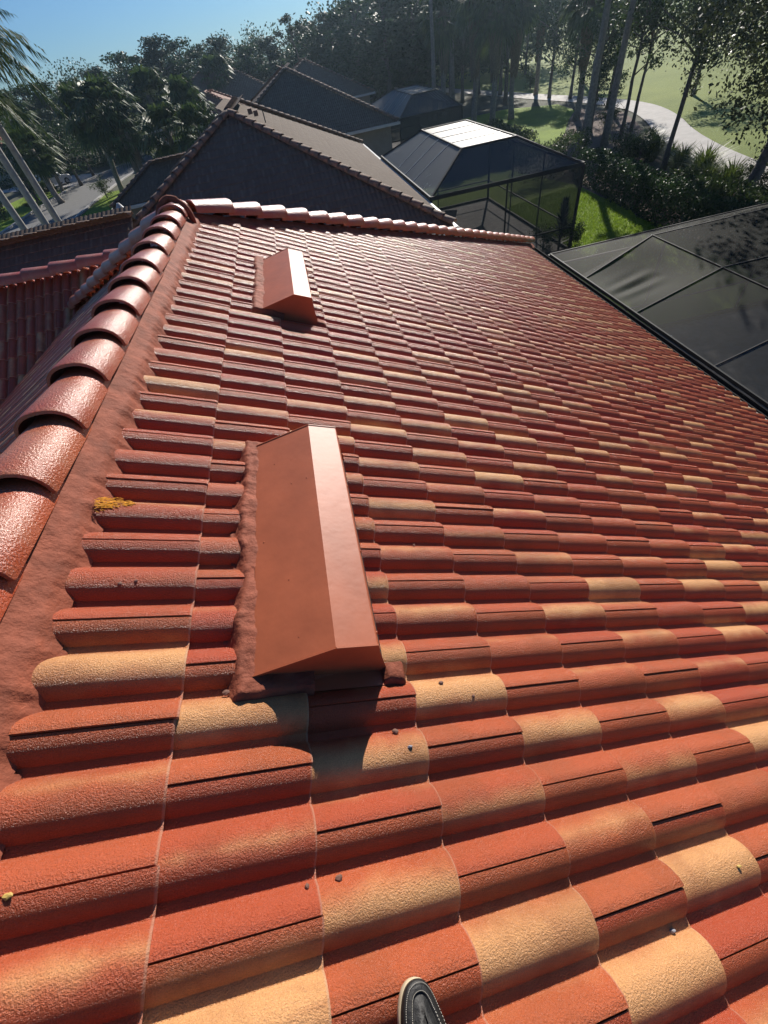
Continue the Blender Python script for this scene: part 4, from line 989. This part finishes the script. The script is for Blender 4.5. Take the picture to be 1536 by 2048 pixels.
# back wood: individual nearer trees, then a far mass
BG = 'trees rising behind the houses'
rows = [(40, 175, 95, 1.0, 'far1', 'low round tree at the left end of the skyline'), (75, 170, 88, .9, 'far2', 'clumped tree top notching the left skyline'), (130, 165, 100, 1.0, 'far1', 'broad tree left of the climbing skyline'),
        (185, 140, 100, 1.1, 'far2', 'pine top where the skyline starts to climb'), (235, 110, 98, 1.15, 'far1', 'dark round tree on the climbing skyline'), (300, 80, 95, 1.25, 'far2', 'highest clumped pine left of centre'),
        (345, 85, 100, 1.2, 'far1', 'broad tree behind the tallest left pine'), (395, 95, 92, 1.1, 'far1', 'round tree right of the tallest left pine'), (430, 80, 96, 1.2, 'far2', 'pine top with a rounded head at centre left'),
        (485, 95, 90, 1.1, 'far1', 'tree above the third roof ridge'), (530, 80, 92, 1.1, 'far2', 'pine left of the thin lone tree'), (610, 50, 88, 1.2, 'far1', 'broad tree right of the thin lone tree'),
        (655, 30, 82, 1.2, 'far2', 'tree where the skyline leaves the sky'), (700, 5, 78, 1.3, 'far1', 'large dark tree above the big shaded roof'), (760, -30, 74, 1.3, 'far2', 'tall grey tree above the far enclosure'),
        (820, -50, 76, 1.35, 'far1', 'large tree filling the top right of the big shaded roof'), (900, -70, 72, 1.3, 'far2', 'grey green tree at the top edge over the skirted palms'), (960, -90, 74, 1.3, 'far1', 'dense tree at the top edge left of the fairway gap')]
for i, (x, y, Y, s, k, lb) in enumerate(rows):
    p = aty(x, y, Y); H = 15 if k == 'far1' else 17
    tree(k, x, y, Y, i * 1.7, (s, s, p.z / H), lb, BG)
for i, (x, y, Y, s, lb) in enumerate([(90, 240, 72, .8, 'dark tree behind the drooping palm at the left'), (160, 300, 78, .7, 'round tree over the parked car'), (270, 290, 82, .8, 'dark tree filling the gap between the palm clumps'), (640, 130, 100, 1.0, 'bush like tree behind the big shaded roof, centre'), (720, 120, 98, 1.0, 'tree behind the right hip of the big shaded roof'), (560, 110, 105, .9, 'tree behind the apex of the big shaded roof'), (180, 225, 88, .9, 'dark tree behind the left fan palms'), (30, 330, 66, .7, 'dark tree at the left edge behind the smooth trunks')]):
    p = aty(x, y, Y); tree('mid', x, y, Y, i, (s * 1.3, s * 1.3, max(.5, p.z / 9)), lb, BG)
# lone thin tree poking into the sky
lt = make_tree('lone', 41, 20, 2.0, 15.0, .16, LEAF_PINE, BARK, clumps=16, per=60, size=.3, shape='round', cr=.36, lean=(-1.2, 0), limbs=16)
p = aty(575, 25, 78); put('lone_pine', [('crown', lt[0]), ('trunk', lt[1])], (p.x + 1, p.y, 0), 0, (1, 1, p.z / 20), 'thin lone pine with a tufted head standing out against the sky', 'tree')
# far wood as one mass
mb = MB(); V = []; Fs = []; rs = random.Random(9)
for i in range(170):
    a = -0.72 + 1.15 * rs.random(); d = rs.uniform(105, 175); x = d * math.sin(a) * 1.0; y = d * math.cos(a)
    if x > 8 + (y - 90) * .05: continue
    Ht = rs.uniform(7, 10) * d / 120
    for q in range(6): leaf_quads(V, Fs, Vector((x + rs.gauss(0, 2), y + rs.gauss(0, 2), Ht * rs.uniform(.25, .9))), 110, 2.6, .42, rs, asp=1.3)
mb.v = [tuple(v) for v in V]; mb.f = Fs; mb.mi = [0] * len(Fs)
tag(mb.build('distant_wood', LEAF_D, None, False, False), 'far off dark wood closing the view behind the houses', 'wood', None, 'stuff')
mb = MB(); V = []; Fs = []
for i in range(150):
    y = rs.uniform(85, 130); x = rs.uniform(12, 45) + rs.gauss(0, 4); Ht = rs.uniform(6, 14)
    for q in range(6): leaf_quads(V, Fs, Vector((x + rs.gauss(0, 2), y + rs.gauss(0, 2), Ht * rs.uniform(.2, 1))), 100, 2.5, .42, rs, asp=1.3)
mb.v = [tuple(v) for v in V]; mb.f = Fs; mb.mi = [0] * len(Fs)
tag(mb.build('distant_wood', LEAF_D, None, False, False), 'far off wood beyond the bend of the cart path', 'wood', None, 'stuff')

# hedges
def hedge(label, pts, wd, ht, seed, mat=LEAF_M, size=.1, dens=900):
    rs = random.Random(seed); V = []; Fs = []
    for a, b in zip(pts, pts[1:]):
        a = Vector(a); b = Vector(b); L = (b - a).length; d = (b - a).normalized(); nn = Vector((-d.y, d.x))
        for _ in range(int(dens * L)):
            f = rs.random() * L; s = rs.uniform(-1, 1); t = rs.random()
            if abs(s) < .75 and t < .75: s = math.copysign(rs.uniform(.75, 1), s) if rs.random() < .6 else s
            bulge = 1 + .18 * fbm(f, seed, .8); q = a.xy + d.xy * f + nn * s * wd / 2 * bulge * (1 - .25 * t * t)
            h_ = ht * (t if abs(s) > .7 else rs.uniform(.75, 1.03)) * (1 + .15 * fbm(f, s, .9))
            leaf_quads(V, Fs, Vector((q.x, q.y, h_)), 1, .06, size, rs, asp=1.5)
    mb = MB(); mb.v = [tuple(v) for v in V]; mb.f = Fs; mb.mi = [0] * len(Fs); o = mb.build('hedge', mat, None, False, False)
    tag(o, label, 'hedge', 'clipped hedges along the back lawns'); return o
hedge('long dark hedge along the right side of the bright back lawn', [Vector((16.9, 12, 0)), Vector((17.1, 19, 0)), Vector((17.6, 23.5, 0)), Vector((18.2, 28.5, 0))], 1.7, 1.3, 5, LEAF_D, dens=1700)
hedge('looser sunlit hedge of glossy shrubs between the dark hedge and the grass tufts', [Vector((19.4, 12, 0)), Vector((19.4, 18, 0)), Vector((19.6, 22.5, 0))], 1.8, 1.0, 15, LEAF_M, dens=1100)
hedge('hedge behind the enclosure corner before the pale trunks', [Vector((14.5, 30.5, 0)), Vector((17.5, 30.5, 0)), Vector((20, 33, 0))], 1.8, 1.5, 6)
hedge('low hedge at the far side of the glade', [Vector((18, 36, 0)), Vector((18, 44, 0))], 1.6, 1.3, 7)
hedge('dark clipped hedge by the driveway across the street', [Vector((-28.5, 71, 0)), Vector((-33, 77, 0)), Vector((-36, 80, 0))], 1.4, 1.1, 8, dens=400, size=.14)
hedge('low hedge in front of the red roofed house', [Vector((-24, 86, 0)), Vector((-30, 92, 0)), Vector((-38, 92, 0))], 1.5, 1.2, 9, dens=350, size=.14)
hedge('dark planting along the street at the far left', [Vector((-33, 48, 0)), Vector((-33.5, 56, 0)), Vector((-34, 66, 0))], 3.0, 2.0, 12, LEAF_D, dens=500, size=.14)
for x, y, s, lb in ((1240, 330, .55, 'round shrub at the left end of the long hedge'), (1275, 330, .5, 'shrub behind the long hedge by the slender trunk'), (1500, 400, .5, 'shrub at the foot of the thick leaning trunk'), (1215, 262, .5, 'shrub at the mulch island before the tall trunks'),
        (215, 395, .6, 'dark shrub under the fan palms by the street'), (140, 352, .5, 'yellow green shrub right of the parked car'), (75, 428, .45, 'pale shrub in the strip lawn behind the smooth trunks'), (1060, 180, .6, 'shrub past the cart path in front of the fairway'), (10, 440, .7, 'pale leafed shrub at the left edge by the street')):
    tree('bush', x, y, None, x * .1, s, lb, 'shrubs around the houses')

# ornamental grass clumps
def grass_clump(seed, n=420, h=.95):
    rs = random.Random(seed); V = []; Fs = []
    for i in range(n):
        a = rs.uniform(0, 6.28); r0 = .12 * rs.random(); L = h * rs.uniform(.6, 1.1); el = rs.uniform(.35, 1.5); d = Vector((math.cos(a), math.sin(a), 0)); p = d * r0
        q = p + d * L * .45 * math.cos(el) + Vector((0, 0, L * .6 * math.sin(el))); e = p + d * L * (math.cos(el) * .9 + .15) + Vector((0, 0, L * (math.sin(el) * .85 - .08))); w_ = Vector((-d.y, d.x, 0)) * .012
        k = len(V); V += [p - w_, p + w_, q + w_, q - w_, e]; Fs += [(k, k + 1, k + 2, k + 3), (k + 3, k + 2, k + 4)]
    mb = MB(); mb.v = [tuple(v) for v in V]; mb.f = Fs; mb.mi = [0] * len(Fs); return mb.mesh('grass_clump', LEAF_G)
GC = [grass_clump(1), grass_clump(2)]
for i, (x, y, s, lb) in enumerate([(1262, 318, 1.7, 'leftmost tuft of ornamental grass beside the hedge'), (1300, 322, 1.8, 'ornamental grass tuft left of the slender trunk'), (1292, 300, 1.6, 'ornamental grass tuft nearest the path bend'),
        (1355, 348, 1.7, 'ornamental grass tuft right of the slender trunk'), (1398, 362, 2.0, 'tall ornamental grass tuft by the cart path'), (1408, 384, 1.7, 'ornamental grass tuft in front of the tall one by the path'), (1446, 392, 1.9, 'rightmost ornamental grass tuft before the thick leaning trunk'), (1335, 332, 1.4, 'small ornamental grass tuft behind the slender trunk')]):
    g = atz(x, y, 0); o = link('ornamental_grass', GC[i % 2], None, None, (g.x, g.y, 0)); o.scale = (s, s, s); o.rotation_euler.z = i; tag(o, lb, 'grass tuft', 'ornamental grass tufts along the cart path')

# spiky cordyline at the enclosure corner
rs = random.Random(2); V = []; Fs = []
for i in range(150):
    z = .25 + 1.45 * (i / 150); a = i * 2.4; el = .15 + .9 * (i / 150); L = .55 * (1 - .45 * i / 150) * rs.uniform(.85, 1.1); d = Vector((math.cos(a), math.sin(a), 0))
    p = Vector((0, 0, z)); q = p + d * L * .5 * math.cos(el) + Vector((0, 0, L * .5 * math.sin(el) + .02)); e = p + d * L * math.cos(el) + Vector((0, 0, L * math.sin(el) + .06)); w_ = Vector((-d.y, d.x, 0)) * .05
    k = len(V); V += [p - w_ * .5, p + w_ * .5, q + w_, q - w_, e]; Fs += [(k, k + 1, k + 2, k + 3), (k + 3, k + 2, k + 4)]
mb = MB(); mb.v = [tuple(v) for v in V]; mb.f = Fs; mb.mi = [0] * len(Fs); lm = mb.mesh('leaves', LEAF_C); mb = MB(); mb.tube([(0, 0, 0), (0, 0, 1.7)], [.05, .02], 7); sm = mb.mesh('stem', BARK, True)
g = atz(1116, 500, 0); put('cordyline_plant', [('leaves', lm), ('stem', sm)], (g.x, g.y, 0), 0, 1.0, 'tall dark spiky plant at the corner of the first screen enclosure', 'plant')
for x, y, s, lb in ((1085, 500, .35, 'low dark shrub at the end of the painted hip'), (1140, 500, .4, 'low dark shrub right of the spiky plant')):
    tree('bush', x, y, None, 1, s, lb, 'shrubs around the houses')

# patio furniture in the first enclosure
def lounge(label, loc, rz):
    o = tag(empty('patio_lounger', loc, rz), label, 'patio lounger')
    mb = MB(); mb.box(-.32, .32, -.9, .3, .30, .36); mb.build('seat', SOFFIT, o)
    mb = MB(); mb.add([(-.32, .3, .32), (.32, .3, .32), (.32, .85, .75), (-.32, .85, .75), (-.32, .3, .38), (.32, .3, .38), (.32, .82, .8), (-.32, .82, .8)], [(0, 1, 2, 3), (4, 7, 6, 5), (0, 4, 5, 1), (1, 5, 6, 2), (2, 6, 7, 3), (3, 7, 4, 0)]); mb.build('backrest', SOFFIT, o)
    for x in (-.28, .28):
        for y in (-.8, .25): m = MB(); m.bar((x, y, 0), (x, y, .31), .04); m.build('leg', BRONZE, o)
lounge('patio lounger inside the first enclosure near its front wall', (9.3, 20.6, .05), .5)
lounge('patio lounger deeper inside the first enclosure', (8.2, 24.0, .05), -.6)

# ================================================================== PARKED CAR
PAINT, _n, _b = new_mat('white_car_paint'); _b.inputs['Base Color'].default_value = (.72, .73, .74, 1); _b.inputs['Roughness'].default_value = .25; _b.inputs['Coat Weight'].default_value = .6
TYRE = simple('tyre_rubber', (.02, .02, .02), .8, .2); RIM = simple('alloy_rim', (.5, .5, .52), .3, .1, metal=.9); TAIL = simple('red_tail_lamp', (.35, .02, .015), .2, .1)
car = tag(empty('parked_car', (*atz(112, 374, 0).xy, .01), R(-38)), 'white estate car parked in the driveway across the street', 'car')
def car_body():
    L = [(-2.3, .35), (-2.32, .75), (-2.25, 1.0), (-2.1, 1.05), (-1.85, 1.55), (-1.5, 1.66), (.2, 1.62), (.75, 1.35), (1.05, 1.05), (2.0, .9), (2.25, .75), (2.3, .35)]
    mb = MB(); rings = []
    for w_, k in ((-.90, .96), (-.82, 1.0), (.82, 1.0), (.90, .96)):
        rings.append([(w_ * (1 - max(0, z - 1.0) * .28), y * k, z * (1 if abs(w_) < .85 else .985)) for y, z in L])
    n = len(L); vs = [p for r in rings for p in r]; fs = []
    for i in range(3):
        for k in range(n): fs.append((i * n + k, i * n + (k + 1) % n, (i + 1) * n + (k + 1) % n, (i + 1) * n + k))
    fs.append(tuple(range(n))); fs.append(tuple(3 * n + k for k in range(n))[::-1]); mb.add(vs, fs); return mb
body = car_body().build('body', PAINT, car); bevel(body, .04, 2)
mb = MB(); mb.quad((-.66, -2.10, 1.08), (.66, -2.10, 1.08), (.60, -1.88, 1.5), (-.60, -1.88, 1.5)); mb.build('rear_window', GLASS, car)
mb = MB(); mb.quad((-.66, 1.06, 1.07), (.66, 1.06, 1.07), (.60, .70, 1.40), (-.60, .70, 1.40)); mb.build('windscreen', GLASS, car)
for s in (-1, 1):
    mb = MB(); mb.add([(s * .908, -1.9, 1.02), (s * .908, .85, 1.02), (s * .80, .15, 1.5), (s * .79, -1.6, 1.52)], [(0, 1, 2, 3)]); mb.build('side_window', GLASS, car)
    mb = MB(); mb.box(s * .80 - .09, s * .80 + .09, -2.34, -2.25, .75, 1.0); mb.build('tail_lamp', TAIL, car)
    mb = MB(); mb.box(s * .72 - .14, s * .72 + .14, 2.15, 2.27, .62, .76); mb.build('headlight', GLASS, car)
    for y in (-1.4, 1.4):
        mb = MB(); mb.tube([(s * .78, y, .33), (s * .93, y, .33)], .33, 20); wh = mb.build('wheel', TYRE, car, False); m = MB(); m.tube([(s * .93, y, .33), (s * .945, y, .33)], .2, 14); m.build('rim', RIM, wh)

# ================================================================== HAZE (added volume, mostly in place of lens glare)
hz, _n, _b = new_mat('lens_glare_haze'); _n.nodes.remove(_b)
pv = N(_n, 'ShaderNodeVolumePrincipled'); pv.inputs['Color'].default_value = (0.60, 0.82, 1.0, 1); pv.inputs['Density'].default_value = 0.00045; pv.inputs['Anisotropy'].default_value = 0.75
_n.links.new(pv.outputs[0], _n.nodes['Material Output'].inputs['Volume'])
mb = MB(); mb.box(-330, 330, -60, 330, -1.5, 42); hb = mb.build('haze', hz); tag(hb, 'thin bluish haze over the gardens, added mostly to imitate lens glare', 'haze', None, 'stuff')
